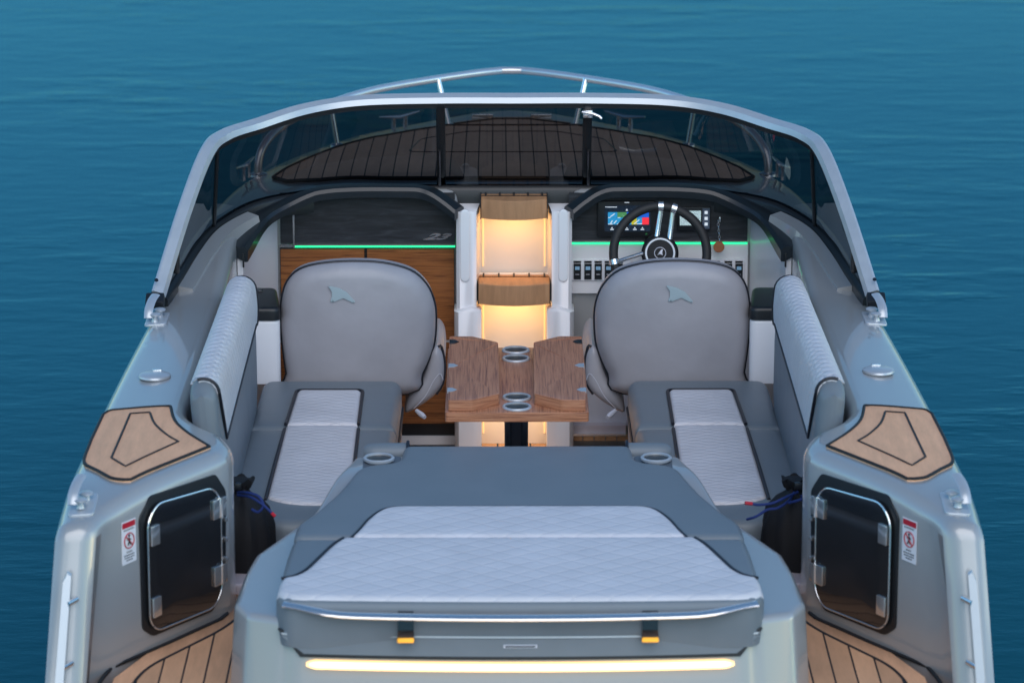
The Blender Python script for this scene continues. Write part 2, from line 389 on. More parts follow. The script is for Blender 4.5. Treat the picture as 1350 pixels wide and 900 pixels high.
for sc_, st, di, sx_ in ((0.5, 0.2, 0.02, 0.6), (3.0, 1.0, 0.040, 0.36), (8.0, 0.5, 0.006, 0.5)):
    mp = n.nodes.new('ShaderNodeMapping'); mp.inputs['Scale'].default_value = (sx_, 1, 1); mp.inputs['Rotation'].default_value = (0, 0, R(6))
    n.links.new(tc.outputs['Object'], mp.inputs[0])
    nz = n.nodes.new('ShaderNodeTexNoise'); nz.inputs['Scale'].default_value = sc_; nz.inputs['Detail'].default_value = 4; nz.inputs['Roughness'].default_value = 0.55
    n.links.new(mp.outputs[0], nz.inputs['Vector'])
    h = mth(n, 'MULTIPLY', mth(n, 'MAXIMUM', mth(n, 'SUBTRACT', nz.outputs['Fac'], 0.50), 0.0), mr.outputs[0]) if 1 < sc_ < 5 else nz.outputs['Fac']
    b = n.nodes.new('ShaderNodeBump'); b.inputs['Strength'].default_value = st; b.inputs['Distance'].default_value = di
    n.links.new(h, b.inputs['Height'])
    if prev: n.links.new(prev, b.inputs['Normal'])
    prev = b.outputs[0]
o_ = n.nodes['Material Output']; n.links.new(prev, p.inputs['Normal']); p.inputs['Specular IOR Level'].default_value = 0.0; p.inputs['Roughness'].default_value = 0.6
ge = n.nodes.new('ShaderNodeNewGeometry'); dt = n.nodes.new('ShaderNodeVectorMath'); dt.operation = 'DOT_PRODUCT'
n.links.new(ge.outputs['Incoming'], dt.inputs[0]); n.links.new(prev, dt.inputs[1])
f_ = mth(n, 'POWER', mth(n, 'SUBTRACT', 1.0, mth(n, 'ABSOLUTE', dt.outputs['Value'])), 5.0); f_ = mth(n, 'MINIMUM', mth(n, 'MULTIPLY_ADD', f_, 0.9, 0.02), 0.42)
gl = n.nodes.new('ShaderNodeBsdfGlossy'); gl.inputs['Color'].default_value = (0.30, 0.72, 0.86, 1); gl.inputs['Roughness'].default_value = 0.12; n.links.new(prev, gl.inputs['Normal'])
xs = n.nodes.new('ShaderNodeMixShader'); n.links.new(f_, xs.inputs[0]); n.links.new(p.outputs[0], xs.inputs[1]); n.links.new(gl.outputs[0], xs.inputs[2]); n.links.new(xs.outputs[0], o_.inputs[0])
w = link('water', bm, wm, smooth=False); w['kind'] = 'structure'; w['label'] = 'calm blue teal sea at dusk with faint ripples all round the boat'

# ================================================================== MOTORBOAT
boat = thing('motorboat', 'grey open motorboat with curved tinted windscreen, white dash and teak decks', 'boat', (0, 0, -0.38))
def sheer(y): return 0.80 + 0.02 * sst(y, 0.5, 2.2)
def deckz(x, y):
    ax = abs(x)
    up = 0.135 * sst(y, 2.1, 3.15) * (1 - 0.45 * sst(ax, 0.55, 1.12))
    dn = 0.115 * sst(y, 3.4, 5.3)
    cr = 0.0
    aft = -0.03 * sst(0.25 - y, 0.0, 0.4) - 0.012 * sst(ax, 1.05, 1.28)
    return sheer(y) + up - dn + cr + aft
HULL = [(-0.14, 1.268), (0.0, 1.272), (0.4, 1.268), (0.9, 1.255), (1.4, 1.235), (1.9, 1.21), (2.4, 1.185), (2.8, 1.155), (3.2, 1.10), (3.6, 1.045), (3.9, 0.985), (4.2, 0.90), (4.5, 0.78), (4.8, 0.63), (5.05, 0.46), (5.25, 0.29), (5.38, 0.14), (5.43, 0.0)]
outer = smooth_poly([(a[1], a[0]) for a in HULL], 3, closed=False)
innerR = [(0.838, 0.44), (0.826, 0.53), (0.860, 0.65), (0.935, 0.76), (0.98, 0.87), (0.995, 1.0)]
innerR = [Vector(q) for q in ((1.205, -0.140), (1.178, -0.134), (1.158, -0.112), (1.147, -0.080), (1.138, -0.048), (1.125, -0.018))] + smooth_poly(innerR, 4, closed=False) + [Vector(q) for q in ((0.985, 1.6), (0.975, 2.2), (0.975, 2.75), (0.970, 2.95), (0.95, 3.10), (0.91, 3.24), (0.875, 3.275), (0.76, 3.278), (0.4, 3.278), (0.205, 3.278), (0.20, 3.36))]
half = outer[::-1]                                # bow .. stern outer, right side
right = [p for p in half] + innerR                # bow tip -> stern -> inner edge -> walkthrough
left = [Vector((-p.x, p.y)) for p in right[::-1]]
deckP = right + left[:-1]
def askirt(x, y, z):
    k = max(0.0, 0.78 - z) * sst(0.12 - y, 0.0, 0.20)
    sx = 1 if x > 0 else -1
    return (x + sx * k * (0.14 if abs(x) < 1.15 else 0.06), y - k * 0.30)
bm = pad_bm(deckP, 0.0, 0.045, grid=0.07, zf=deckz, bot=0.0, absbot=True, step=0.04, skirt=askirt)
link('deck', bm, GEL, boat, label='glossy grey side decks and quarters')
# hull outside
rings = []
for (y, hw) in HULL[1:-1] + [(5.425, 0.012)]:
    t = sst(y, 3.0, 5.4); z1 = deckz(hw, y) - 0.05; w_ = hw + (0.008 if y > 0.5 else -0.016)
    prof = [(w_ - 0.006, z1 + 0.004), (w_ + 0.012 * (1 - t), z1 - 0.03), (w_ + 0.01, z1 - 0.10), (w_ * (1 - 0.05 * t) - 0.01, 0.25), (w_ * (0.93 - 0.35 * t), -0.25), (w_ * (0.85 - 0.6 * t), -0.45), (0.0, -0.85 + 0.5 * t)]
    yb = [0, 0, 0, -0.05 * t, -0.25 * t, -0.4 * t, -0.6 * t]
    k0 = -0.25 if y < 0 else 0.0
    pr = [Vector((x, y + o + (k0 * max(0, 0.78 - z) if y < 0 else 0), z)) for (x, z), o in zip(prof, yb)]
    rings.append(pr + [Vector((-q.x, q.y, q.z)) for q in pr[::-1][1:]])
bm = loft(rings, closed=False); 
bm.verts.ensure_lookup_table(); bm.faces.new([bm.verts[i] for i in range(3, 10)])
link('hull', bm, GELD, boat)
# inner liner: aft deck floor, cockpit floor
def slabP(P, z, th, m, name, parent=boat, bev=0.004, **k): return link(name, pad_bm(P, z, bev, grid=1, bot=z - th, absbot=True, step=1), m, parent, **k)
slabP([(-1.0, 0.55), (1.0, 0.55), (0.99, 3.4), (-0.99, 3.4)], 0.0, 0.06, TEAKC, 'cockpit_floor')
aftfl = [(-1.13, -0.50), (-0.95, -0.95), (0.95, -0.95), (1.13, -0.50), (1.12, -0.12), (0.86, 0.62), (-0.86, 0.62), (-1.12, -0.12)]
af = slabP(aftfl, 0.318, 0.28, TEAKL, 'aft_deck_floor', label='pale teak side walkways beside the sun pad')
for s in (1, -1):
    Pq = [(0.60, 0.60), (0.81, 0.50), (0.80, 0.41), (0.85, 0.27), (0.955, 0.09), (1.03, -0.04), (1.06, -0.16), (1.07, -0.40), (1.04, -0.62), (0.85, -0.80), (0.60, -0.82)]
    Pq = round_poly([(s * a, b_) for a, b_ in Pq], 0.08, 5)
    q = link('walkway_planks', pad_bm(Pq, 0.322, 0.001, grid=1, bot=0.31), TEAKS, boat)
    link('caulk_border', tube([Vector((p_.x, p_.y, 0.3215)) for p_ in densify(Pq, .05)], 0.005, 6, True), RUBBER, q)
    link('caulk_border', tube([Vector((s * a, b_, 0.3185)) for a, b_ in ((0.845, 0.43), (0.86, 0.38), (1.0, 0.16), (1.135, -0.04), (1.15, -0.12), (1.17, -0.30))], 0.006, 6), RUBBER, q)

# ---- quarter: teak step pads with caulk outline, locker doors, stickers, handles
def XY(px, py, z):
    v = WZ(px, py, z); return (abs(v.x), v.y)
def onface(s):
    a = Vector((s * 0.838, 0.44, 0)); b = Vector((s * 1.133, -0.035, 0)); u = (b - a).normalized(); n = Vector((-s * abs(u.y), -abs(u.x), 0)).normalized()
    n = Vector((-s * abs(u.y), -abs(u.x), 0)).normalized()
    return a, u, n
for s in (1, -1):
    sd = 'starboard' if s > 0 else 'port'
    # side-deck pad (outline read on the starboard side)
    pin = smooth_poly([XY(1139, 538, .8), XY(1134, 556, .8), XY(1117, 572, .8), XY(1089, 590, .8)], 4, closed=False)
    pts = pin + [Vector(XY(1196, 641, .78))] + smooth_poly([XY(1205, 643, .775), XY(1222, 642, .77), XY(1240, 629, .775)], 3, closed=False) + smooth_poly([XY(1254, 619, .78), XY(1257, 611, .78), XY(1247, 581, .79)], 3, closed=False) + smooth_poly([XY(1229, 544, .8), XY(1222, 540, .8), XY(1215, 539, .8)], 2, closed=False)
    P = [Vector((s * q.x, q.y)) for q in pts]
    o = link('side_deck_pad', pad_bm(P, 0.007, 0.002, grid=0.05, zf=deckz, bot=-0.003, step=0.03), TEAKL, boat, label='teak pad with dark border on the %s quarter' % sd)
    c = sum(P, Vector((0, 0))) / len(P)
    rim = [q + (c - q).normalized() * 0.0035 for q in P]
    i0 = len(pin); 
    top_edge = densify(rim, 0.03, True)
    keep = [q for q in top_edge if not (q.y > c.y + 0.14 and abs(abs(q.x) - abs(c.x)) < 0.075)]
    bmq = tube([Vector((q.x, q.y, deckz(q.x, q.y) + 0.0062)) for q in densify(rim, 0.02)], 0.0052, 6, True)
    link('caulk_border', bmq, RUBBER, o)
    inn = smooth_poly([XY(1167, 546, .8), XY(1161, 561, .8), XY(1146, 575, .8), XY(1131, 584, .8)], 4, closed=False) + [Vector(q) for q in (XY(1202, 620, .79), XY(1220, 607, .79), XY(1193, 546, .8))]
    inn = [Vector((s * q.x, q.y)) for q in inn]
    link('caulk_line', tube([Vector((q.x, q.y, deckz(q.x, q.y) + 0.0072)) for q in densify(inn, 0.02)], 0.0038, 6, True, sx=1.0), RUBBER, o)
    # locker door in the inboard face
    a, u, n = onface(s); 
    def FT(U, V, Wd, a=a, u=u, n=n): return a + u * U + Vector((0, 0, V)) + n * Wd
    if s > 0: DX = [(1084, 666), (1096, 640), (1108, 634), (1172, 668), (1180, 682), (1180, 818), (1168, 829), (1097, 797), (1084, 779)]
    else: DX = [(285, 664), (272, 643), (264, 640), (202, 668), (191, 690), (193, 815), (205, 836), (268, 808), (285, 786)]
    def UV(px, py, a=a, u=u, n=n):
        q = WP(px, py, a, n) - a; return Vector((q.dot(u), q.z))
    D = [UV(*q) for q in DX]
    cen = sum(D, Vector((0, 0))) / len(D)
    # regularise the door: same size both sides
    D = [Vector(q) for q in ((0.055, 0.680), (0.055, 0.405), (0.095, 0.363), (0.365, 0.372), (0.400, 0.405), (0.400, 0.700), (0.355, 0.742), (0.095, 0.722))]
    D = round_poly(D, 0.035, 4)
    cen = Vector((0.23, 0.55))
    grow = lambda k: [cen + (q - cen) * (1 + k / max((q - cen).length, 1e-6)) for q in D]
    BK = round_poly([Vector(q) for q in ((0.012, 0.690), (0.022, 0.43), (0.085, 0.348), (0.372, 0.355), (0.420, 0.39), (0.420, 0.715), (0.365, 0.765), (0.06, 0.752))], 0.012, 2)
    d0 = link('locker_recess', prism(BK, lambda U, V, W2: FT(U, V, W2), -0.02, 0.004), BLACK, boat, label='black recess of the %s locker door' % sd)
    d = link('locker_door', prism(D, FT, 0.008, 0.016, 0.002), DARKIN, boat, label='black tinted locker door with steel rim on the %s quarter' % sd)
    link('rim', tube([FT(q.x, q.y, 0.015) for q in D], 0.0029, 8, True), CHROME, d)
    Mr = Matrix((u, Vector((0, 0, 1)), n)).transposed()
    for (U, V) in ((0.372, 0.655), (0.372, 0.445), (0.080, 0.655), (0.080, 0.455)):
        h = box(FT(U, V, 0.019), (0.038, 0.058, 0.008), 0.003, Mr)
        if U < 0.2:
            h = box(FT(U - 0.03, V, 0.017), (0.03, 0.055, 0.008), 0.002, Mr, bm=h); h = tube([FT(U - 0.019, V - 0.03, 0.022), FT(U - 0.019, V + 0.03, 0.022)], 0.006, 8, bm=h)
        link('hinge', h, CHROME, d)
    for V in (0.49, 0.55, 0.61, 0.67):
        link('latch_knob', lathe([(0.0, 0), (0.009, 0.002), (0.007, 0.014), (0, 0.016)], FT(0.030, V, 0.002), n, 10), CHROME, d)
    # warning sticker
    Sx = [(1187, 683), (1205, 690), (1204, 741), (1186, 733)] if s > 0 else [(165, 697), (185, 690), (187, 741), (167, 749)]
    U0 = 0.438; U1 = 0.502; V1 = 0.722; V0 = 0.598
    def ST(x, y, w2, s=s): # x left->right in 0..1 as read, y bottom->top 0..1
        U = (U0 + (U1 - U0) * x) if s > 0 else (U1 - (U1 - U0) * x); return FT(U, V0 + (V1 - V0) * y, 0.002 + w2)
    rect = lambda x0, y0, x1, y1: [(x0, y0), (x1, y0), (x1, y1), (x0, y1)]
    k = link('warning_sticker', prism(rect(0, 0, 1, 1), ST, -0.001, 0.001), STW, boat, smooth=False, label='white and red no-walking sticker on the %s quarter' % sd)
    link('red_header', prism(rect(0.04, 0.84, 0.96, 0.97), ST, 0.001, 0.0016), RED, k, smooth=False)
    ring = [(0.5 + 0.34 * math.cos(t), 0.53 + 0.175 * math.sin(t)) for t in [2 * math.pi * i / 28 for i in range(28)]]
    bmr = tube([ST(x, y, 0.0016) for x, y in ring], 0.0016, 6, True)
    bmr = tube([ST(0.26, 0.655, 0.0022), ST(0.74, 0.405, 0.0022)], 0.0016, 6, bm=bmr)
    link('prohibition_ring', bmr, RED, k)
    bmr = tube([ST(0.50, 0.60, 0.0016), ST(0.50, 0.52, 0.0016), ST(0.40, 0.42, 0.0016)], 0.0022, 6)
    bmr = tube([ST(0.50, 0.52, 0.0016), ST(0.60, 0.43, 0.0016)], 0.0018, 6, bm=bmr); bmr = tube([ST(0.36, 0.55, 0.0016), ST(0.5, 0.59, 0.0016), ST(0.62, 0.54, 0.0016)], 0.0014, 6, bm=bmr)
    bmr = lathe([(0, -0.001), (0.0035, -0.001), (0.0035, 0.001), (0, 0.001)], ST(0.50, 0.645, 0.0016), n, 10, bm=bmr)
    link('walking_figure', bmr, BLACK, k)
    bmr = None
    for (y, x0, x1) in ((0.79, 0.14, 0.86), (0.27, 0.30, 0.70), (0.20, 0.12, 0.88), (0.14, 0.16, 0.84), (0.08, 0.28, 0.72)):
        xx = x0
        while xx < x1 - 0.03:
            wd = random.uniform(0.04, 0.13); e = min(xx + wd, x1)
            bb = prism(rect(xx, y - 0.013, e, y + 0.013), ST, 0.001, 0.0014)
            link('printed_word', bb, BLACK, k, smooth=False); xx = e + 0.03
    # grab handle on the outer corner
    x = s * 1.218
    hb = [Vector((x - s * 0.022, -0.235, 0.64)), Vector((x + s * 0.004, -0.25, 0.61)), Vector((x + s * 0.024, -0.30, 0.37)), Vector((x + s * 0.008, -0.305, 0.335))]
    hp = [Vector((x - s * 0.002, -0.225, 0.645)), Vector((x + s * 0.008, -0.228, 0.655)), Vector((x + s * 0.020, -0.235, 0.630)), Vector((x + s * 0.040, -0.315, 0.375)), Vector((x + s * 0.030, -0.32, 0.345)), Vector((x + s * 0.018, -0.317, 0.36))]
    b = bmesh.new()
    fr = [b.verts.new(q) for q in hp]; bk = [b.verts.new(q + Vector((0, 0.012, 0.004))) for q in hp]
    b.faces.new(fr); b.faces.new(bk[::-1])
    for i in range(6): b.faces.new((fr[i], fr[(i + 1) % 6], bk[(i + 1) % 6], bk[i]))
    g = link('grab_handle', b, BRUSH, boat, label='flat steel grab handle on the %s stern corner' % sd)
    for t in (0.18, 0.82):
        q = Vector((x + s * 0.006, -0.235, 0.62)).lerp(Vector((x + s * 0.026, -0.312, 0.36)), t)
        link('standoff', tube([q, q + Vector((-s * 0.020, 0.050, -0.002))], 0.009, 10), CHROME, g)

# ---- pull-up cleats on the side decks
def cleat(x, y, s, name='cleat'):
    z = deckz(x, y)
    c = link(name, pad_bm(round_poly([(x - .036, y - .075), (x + .036, y - .075), (x + .036, y + .075), (x - .036, y + .075)], 0.016), 0.005, 0.003, grid=1, zf=lambda a, b: deckz(a, b), bot=-0.002), BRUSH, boat)
    for dx, dy in ((-0.006, 0.028), (0.004, -0.036)):
        link('post', lathe([(0.0, 0), (0.012, 0), (0.010, 0.006), (0.010, 0.016), (0.019, 0.020), (0.020, 0.025), (0.015, 0.028), (0.0, 0.029)], (x + s * dx, y + dy, z + 0.004), (0, 0, 1), 20), BRUSH, c)
    arm = [Vector((x + s * .024, y - 0.052, z + 0.018)), Vector((x + s * .023, y - 0.030, z + 0.044)), Vector((x + s * .017, y + 0.015, z + 0.062)), Vector((x + s * .008, y + 0.060, z + 0.070))]
    link('horn', tube([p for p in smooth_poly(arm, 4, False)], lambda t: 0.004, 8, sx=3.6, up=(0, 0.3, 1)), BRUSH, c)
    return c
for s in (1, -1):
    cleat(s * 1.205, 0.015, s); cleat(s * 1.17, 1.95, s)
for s in (1, -1):
    for (x, y) in ((1.0, 3.80), (0.455, 4.93)):
        z = deckz(x, y); ang = -0.25 if y < 4 else -0.9
        d_ = Vector((math.sin(ang) * s, math.cos(ang), 0)); c = Vector((s * x, y, z))
        k = link('bow_cleat', tube([c + d_ * t + Vector((0, 0, 0.05 + 0.012 * abs(t) / 0.1)) for t in (-0.10, -0.05, 0, 0.05, 0.10)], lambda t: 0.010 - 0.006 * abs(2 * t - 1), 8), CHROME, boat)
        for t in (-0.03, 0.03): link('post', tube([c + d_ * t, c + d_ * t + Vector((0, 0, 0.052))], 0.010, 8), CHROME, k)
# ---- deck fill caps (port one stands tilted open a little)
for s, (px, py) in ((1, (1158, 489.5)), (-1, (204, 496))):
    v = WZ(px, py, 0.81); x, y = v.x, v.y; z = deckz(x, y)
    b = lathe([(0.0, 0), (0.046, 0), (0.050, 0.004), (0.048, 0.010), (0.038, 0.014), (0.0, 0.0145)], (x, y, z), (0, 0, 1), 40)
    f = link('deck_filler_cap', b, BRUSH, boat, label=('starboard' if s > 0 else 'port') + ' oval steel deck cap')
    link('cap_hinge', box((x - s * 0.004, y + 0.040, z + 0.012), (0.030, 0.014, 0.010), 0.003), CHROME, f)

# ================================================================== FOREDECK
FT_ = [(0.90, 3.74), (0.86, 3.92), (0.79, 4.12), (0.70, 4.36), (0.56, 4.64), (0.40, 4.88), (0.22, 5.08), (0.07, 5.20)]
FT_ = [(0.45, 3.50), (0.72, 3.53), (0.84, 3.60)] + FT_
P = [Vector(p) for p in FT_] + [Vector((-p[0], p[1])) for p in FT_[::-1]]
fd = link('foredeck_teak', pad_bm(P, 0.008, 0.002, grid=0.08, zf=deckz, bot=-0.003, step=0.06), TEAKF, boat)
def on_deck(pts, h): return [Vector((p[0], p[1], deckz(p[0], p[1]) + h)) for p in pts]
link('caulk_border', tube(on_deck(densify([q * 0.99 for q in P], .04), 0.007), 0.007, 6, True), RUBBER, fd)
hat = round_poly([(-.40, 4.10), (.40, 4.10), (.36, 4.55), (.18, 4.80), (-.18, 4.80), (-.36, 4.55)], 0.05, 3)
link('hatch_seam', tube(on_deck(densify(hat, .05), 0.008), 0.003, 6, True), DSTEEL, fd)
link('cross_seam', tube(on_deck(densify([Vector((-.30, 4.98)), Vector((.30, 4.98))], .05, False), 0.008), 0.006, 6), RUBBER, fd)
for s in (1, -1):
    link('anchor_roller_trim' if s < 0 else 'pennant_socket', box((s * 0.12, 5.2, deckz(0.12, 5.2) + 0.012), (0.09, 0.03, 0.02), 0.006), CHROME, boat)
# bow rail
half_r = [(0.955, 3.84, deckz(.955, 3.84)), (0.955, 3.85, 0.94), (0.94, 3.88, 0.99), (0.90, 3.97, 1.030), (0.83, 4.18, 1.045), (0.72, 4.46, 1.045), (0.56, 4.74, 1.045), (0.36, 5.00, 1.035), (0.15, 5.20, 1.03), (0.04, 5.275, 1.028)]
half_s = smooth_poly([Vector(q) for q in half_r], 6, closed=False)
full = half_s + [Vector((-q.x, q.y, q.z)) for q in half_s[::-1]]
rail = link('bow_rail', tube(full, 0.0155, 12), mat('satin_steel', (0.62, 0.65, 0.68), 0.28, metal=0.7), boat)
for s in (1, -1):
    for (bx, by, tx, ty, tz) in ((0.685, 4.44, 0.715, 4.47, 1.06), (0.255, 5.0, 0.30, 5.055, 1.034)):
        zz = deckz(bx, by)
        b = tube([(s * bx, by, zz), (s * tx, ty, tz)], 0.0115, 10); b = lathe([(0.0, 0), (0.03, 0), (0.028, 0.008), (0.014, 0.014), (0, 0.014)], (s * bx, by, zz), (0, 0, 1), 16, bm=b)
        link('stanchion', b, CHROME, rail)
    b = lathe([(0.0, 0), (0.036, 0), (0.034, 0.008), (0.02, 0.014), (0, 0.014)], (s * .955, 3.84, deckz(.955, 3.84)), (0, 0, 1), 16)
    link('base_flange', b, CHROME, rail)

# ================================================================== WINDSCREEN
baseH = [(0.0, 3.325, 0.952), (0.28, 3.325, 0.952), (0.55, 3.31, 0.95), (0.75, 3.255, 0.945), (0.92, 3.14, 0.935), (1.035, 2.96, 0.905), (1.09, 2.72, 0.885), (1.13, 2.42, 0.86), (1.165, 2.12, 0.838)]
topH = [(0.0, 3.20, 1.314), (0.28, 3.20, 1.314), (0.55, 3.185, 1.309), (0.74, 3.12, 1.292), (0.90, 2.985, 1.266), (1.005, 2.80, 1.262), (1.055, 2.62, 1.235), (1.115, 2.36, 1.085), (1.18, 2.075, 0.872)]
bS = smooth_poly([Vector(q) for q in baseH], 8, closed=False); tS = smooth_poly([Vector(q) for q in topH], 8, closed=False)
def mirv(q): return Vector((-q.x, q.y, q.z))
baseF = [mirv(q) for q in bS[::-1][:-1]] + bS; topF = [mirv(q) for q in tS[::-1][:-1]] + tS
ws = bmesh.new()
def prof_sweep(path, offs, bm=None):
    rings = []
    N = len(path)
    for i in range(N):
        t = (path[min(i + 1, N - 1)] - path[max(i - 1, 0)]).normalized()
        up = Vector((0, 0, 1)); o = t.cross(up).normalized(); u = o.cross(t).normalized()   # path runs port -> starboard: o points aft/inboard.. sign settled below
        if (path[i] - Vector((0, 2.0, path[i].z))).dot(o) < 0: o = -o                       # o = outboard
        rings.append([path[i] + o * a + u * b_ * (1 if u.z > 0 else -1) for a, b_ in offs])
    return loft(rings, True, True, bm)
# top frame: wide bright aluminium cap with a black seal under it
wsf = link('windscreen_frame', prof_sweep(topF, [(-0.025, -0.021), (-0.019, -0.001), (0.009, 0.011), (0.017, 0.008), (0.018, -0.004), (-0.017, -0.024)]), BRUSH, boat, ang=25, label='bright curved aluminium frame around the tinted windscreen')
link('top_seal', prof_sweep([q + Vector((0, 0, -0.018)) for q in topF], [(-0.021, 0.004), (0.021, 0.012), (0.019, -0.016), (-0.018, -0.022)]), BLACK, wsf)
link('base_seal', prof_sweep([q + Vector((0, 0, -0.004)) for q in baseF], [(-0.016, 0.0), (-0.010, 0.012), (0.008, 0.020), (0.02, 0.0), (0.02, -0.06), (-0.016, -0.06)]), BLACK, wsf)
def panel(i0, i1, nm, m, off=0.0):
    b = bmesh.new(); cols = []
    for i in range(i0, i1 + 1):
        lo, hi = baseF[i], topF[i]; cols.append([b.verts.new(lo.lerp(hi, k / 4) + Vector((0, 0.0, 0)) + (hi - lo).cross(Vector((1, 0, 0))) * 0.03 * math.sin(math.pi * k / 4)) for k in range(5)])
    for a, c in zip(cols, cols[1:]):
        for k in range(4): b.faces.new((a[k], c[k], c[k + 1], a[k + 1]))
    return link(nm, b, m, wsf, label=off if off else None)
N = len(baseF); mid = N // 2; iw = min(range(mid, N), key=lambda i: abs(baseF[i].x - 0.262)); ic = min(range(mid, N), key=lambda i: abs(baseF[i].x - 1.05))
panel(2 * mid - iw, iw, 'glass_pane', GLASS, 'flat centre pane of the windscreen'); panel(iw, ic, 'glass_pane', GLASS, 'curved starboard front pane'); panel(2 * mid - ic, 2 * mid - iw, 'glass_pane', GLASS, 'curved port front pane')
panel(ic, N - 1, 'glass_pane', GLASS, 'starboard side pane'); panel(0, 2 * mid - ic, 'glass_pane', GLASS, 'port side pane')
for s in (1, -1):
    x0 = s * 0.262
    b = box((x0, 3.275, 1.13), (0.032, 0.045, 0.37), 0.008, Matrix.Rotation(R(25.5), 3, 'X')); link('mullion', b, BLACK, wsf)
    link('mullion_strip', tube([(x0 + s * 0.006, 3.325, 0.955), (x0 + s * 0.006, 3.245, 1.11)], 0.006, 8), DSTEEL, wsf)
    i = ic if s > 0 else 2 * mid - ic
    link('corner_mullion', tube([baseF[i], topF[i]], 0.007, 8), BLACK, wsf)
    e = Vector((s * 1.186, 2.062, 0.868))
    link('frame_foot', box(e + Vector((0, -0.002, -0.02)), (0.062, 0.05, 0.035), 0.008, Matrix.Rotation(R(30), 3, 'X')), BLACK, wsf)
    for j in (4, 30): pass
    link('foot_screw', lathe([(0, 0), (0.007, 0), (0.006, 0.003), (0, 0.003)], e + Vector((-s * .004, 0.022, 0.045)), (0, -0.6, 0.75), 12), DSTEEL, wsf)
    link('inner_bracket', box((s * 1.135, 2.32, 0.93), (0.02, 0.03, 0.10), 0.006), BLACK, wsf)
# latch on the starboard mullion
c = WY(775, 150, 3.18)
b = box(c, (0.036, 0.03, 0.028), 0.006); b = tube([c + Vector((-0.02, -0.01, 0.008)), c + Vector((0.018, -0.022, 0.004)), c + Vector((0.04, -0.03, -0.004)), c + Vector((0.048, -0.03, -0.012))], 0.0055, 8, bm=b); b = lathe([(0, -.006), (.011, -.006), (.011, .006), (0, .006)], c + Vector((-0.026, -0.012, -0.004)), (0, 1, 0), 14, bm=b)
link('latch', b, CHROME, wsf)
# grey coaming strip just inside the screen
cS = [Vector((q.x * 0.972, q.y - 0.045, 0)) for q in baseF]
for s_ in (1, -1):
    seg = [Vector((q.x, q.y, deckz(q.x, q.y) - 0.001)) for q in cS if q.x * s_ > 0.92 and q.y > 2.25]
    link('screen_coaming', prof_sweep(seg, [(-0.035, -0.03), (-0.028, 0.010), (0.02, 0.018), (0.03, -0.03)]), GEL, boat)

# ================================================================== DASH
YD = 3.262
def DT(U, V, W2): return Vector((U, YD - W2, V))
def DP(px, py, y=None):
    v = WY(px, py, YD if y is None else y); return (v.x, v.z)
def dplate(name, pts, m, w0, w1, parent=boat, bev=0.0, y=None, **k):
    return link(name, prism(pts, (lambda U, V, W2, y=y: Vector((U, (YD if y is None else y) - W2, V))), w0, w1, bev), m, parent, **k)
def rectp(px0, py0, px1, py1, y=None):
    a = DP(px0, py0, y); b = DP(px1, py1, y); return [(a[0], b[1]), (b[0], b[1]), (b[0], a[1]), (a[0], a[1])]
# port side
portp = rectp(369, 254, 600, 320); stbp = rectp(750, 254, 985, 316)
dash_p = dplate('dash_panel', portp, BLACKW, 0.0, 0.012, label='black wood-grain dash panel on the port side', smooth=False)
dash_s = dplate('dash_panel', stbp, BLACKW, 0.0, 0.012, label='black instrument panel behind the steering wheel', smooth=False)
dplate('trim_strip', rectp(386, 278, 389, 326), CHROME, 0.012, 0.016, dash_p)
dplate('trim_strip', rectp(369, 321, 386, 325), CHROME, 0.012, 0.016, dash_p)
dplate('light_strip', rectp(389, 320.6, 600, 322), CHROME, 0.004, 0.022, dash_p)
dplate('green_light_line', rectp(389, 322, 600, 325.2), LEDG, 0.002, 0.012, dash_p)
dplate('light_strip', rectp(750, 316, 985, 317.4), CHROME, 0.004, 0.022, dash_s)
dplate('green_light_line', rectp(750, 317.4, 985, 321), LEDG, 0.002, 0.010, dash_s)
c = DP(573, 311)
textmesh('23', 0.062, lambda a, b_, w2: DT(c[0] + a * 1.3, c[1] + b_ * 0.5, 0.0125 + w2), 0.006, 'number_badge', CHROME, dash_p, shear=0.6)
for (px, py) in ((756, 309), (837, 254.5), (866, 255), (970, 309), (970, 271), (915, 256)):
    q = DP(px, py); link('panel_screw', lathe([(0, 0), (0.0045, 0), (0.003, 0.003), (0, 0.003)], DT(q[0], q[1], 0.012), (0, -1, 0), 8), CHROME, dash_s)
# port cabinet
kick = dplate('cabinet_kickboard', rectp(369, 558, 600, 574), BLACK, -0.03, 0.0)
for px in (552, 572, 588, 540): 
    q = DP(px, 569); link('kick_screw', lathe([(0, 0), (0.005, 0), (0.003, 0.003), (0, 0.003)], DT(q[0], q[1], 0.0), (0, -1, 0), 8), CHROME, kick)
dplate('cabinet_plinth', rectp(369, 574, 600, 585), WHITE, -0.06, 0.01)
for (x0, x1, y0, y1) in ((370, 481.5, 328, 447.5), (484, 599, 328, 447.5), (370, 481.5, 450.5, 570), (484, 599, 450.5, 557)):
    dplate('cabinet_door', rectp(x0, y0, x1, y1), WALNUT, -0.01, 0.010, bev=0.001, label='walnut veneer cabinet door under the port dash')
dplate('cabinet_shadow_gap', rectp(369, 326, 600, 558), BLACK, -0.012, 0.002)
dplate('cabinet_trim', rectp(369, 447.6, 600, 450.2), BRUSH, 0.0, 0.011)
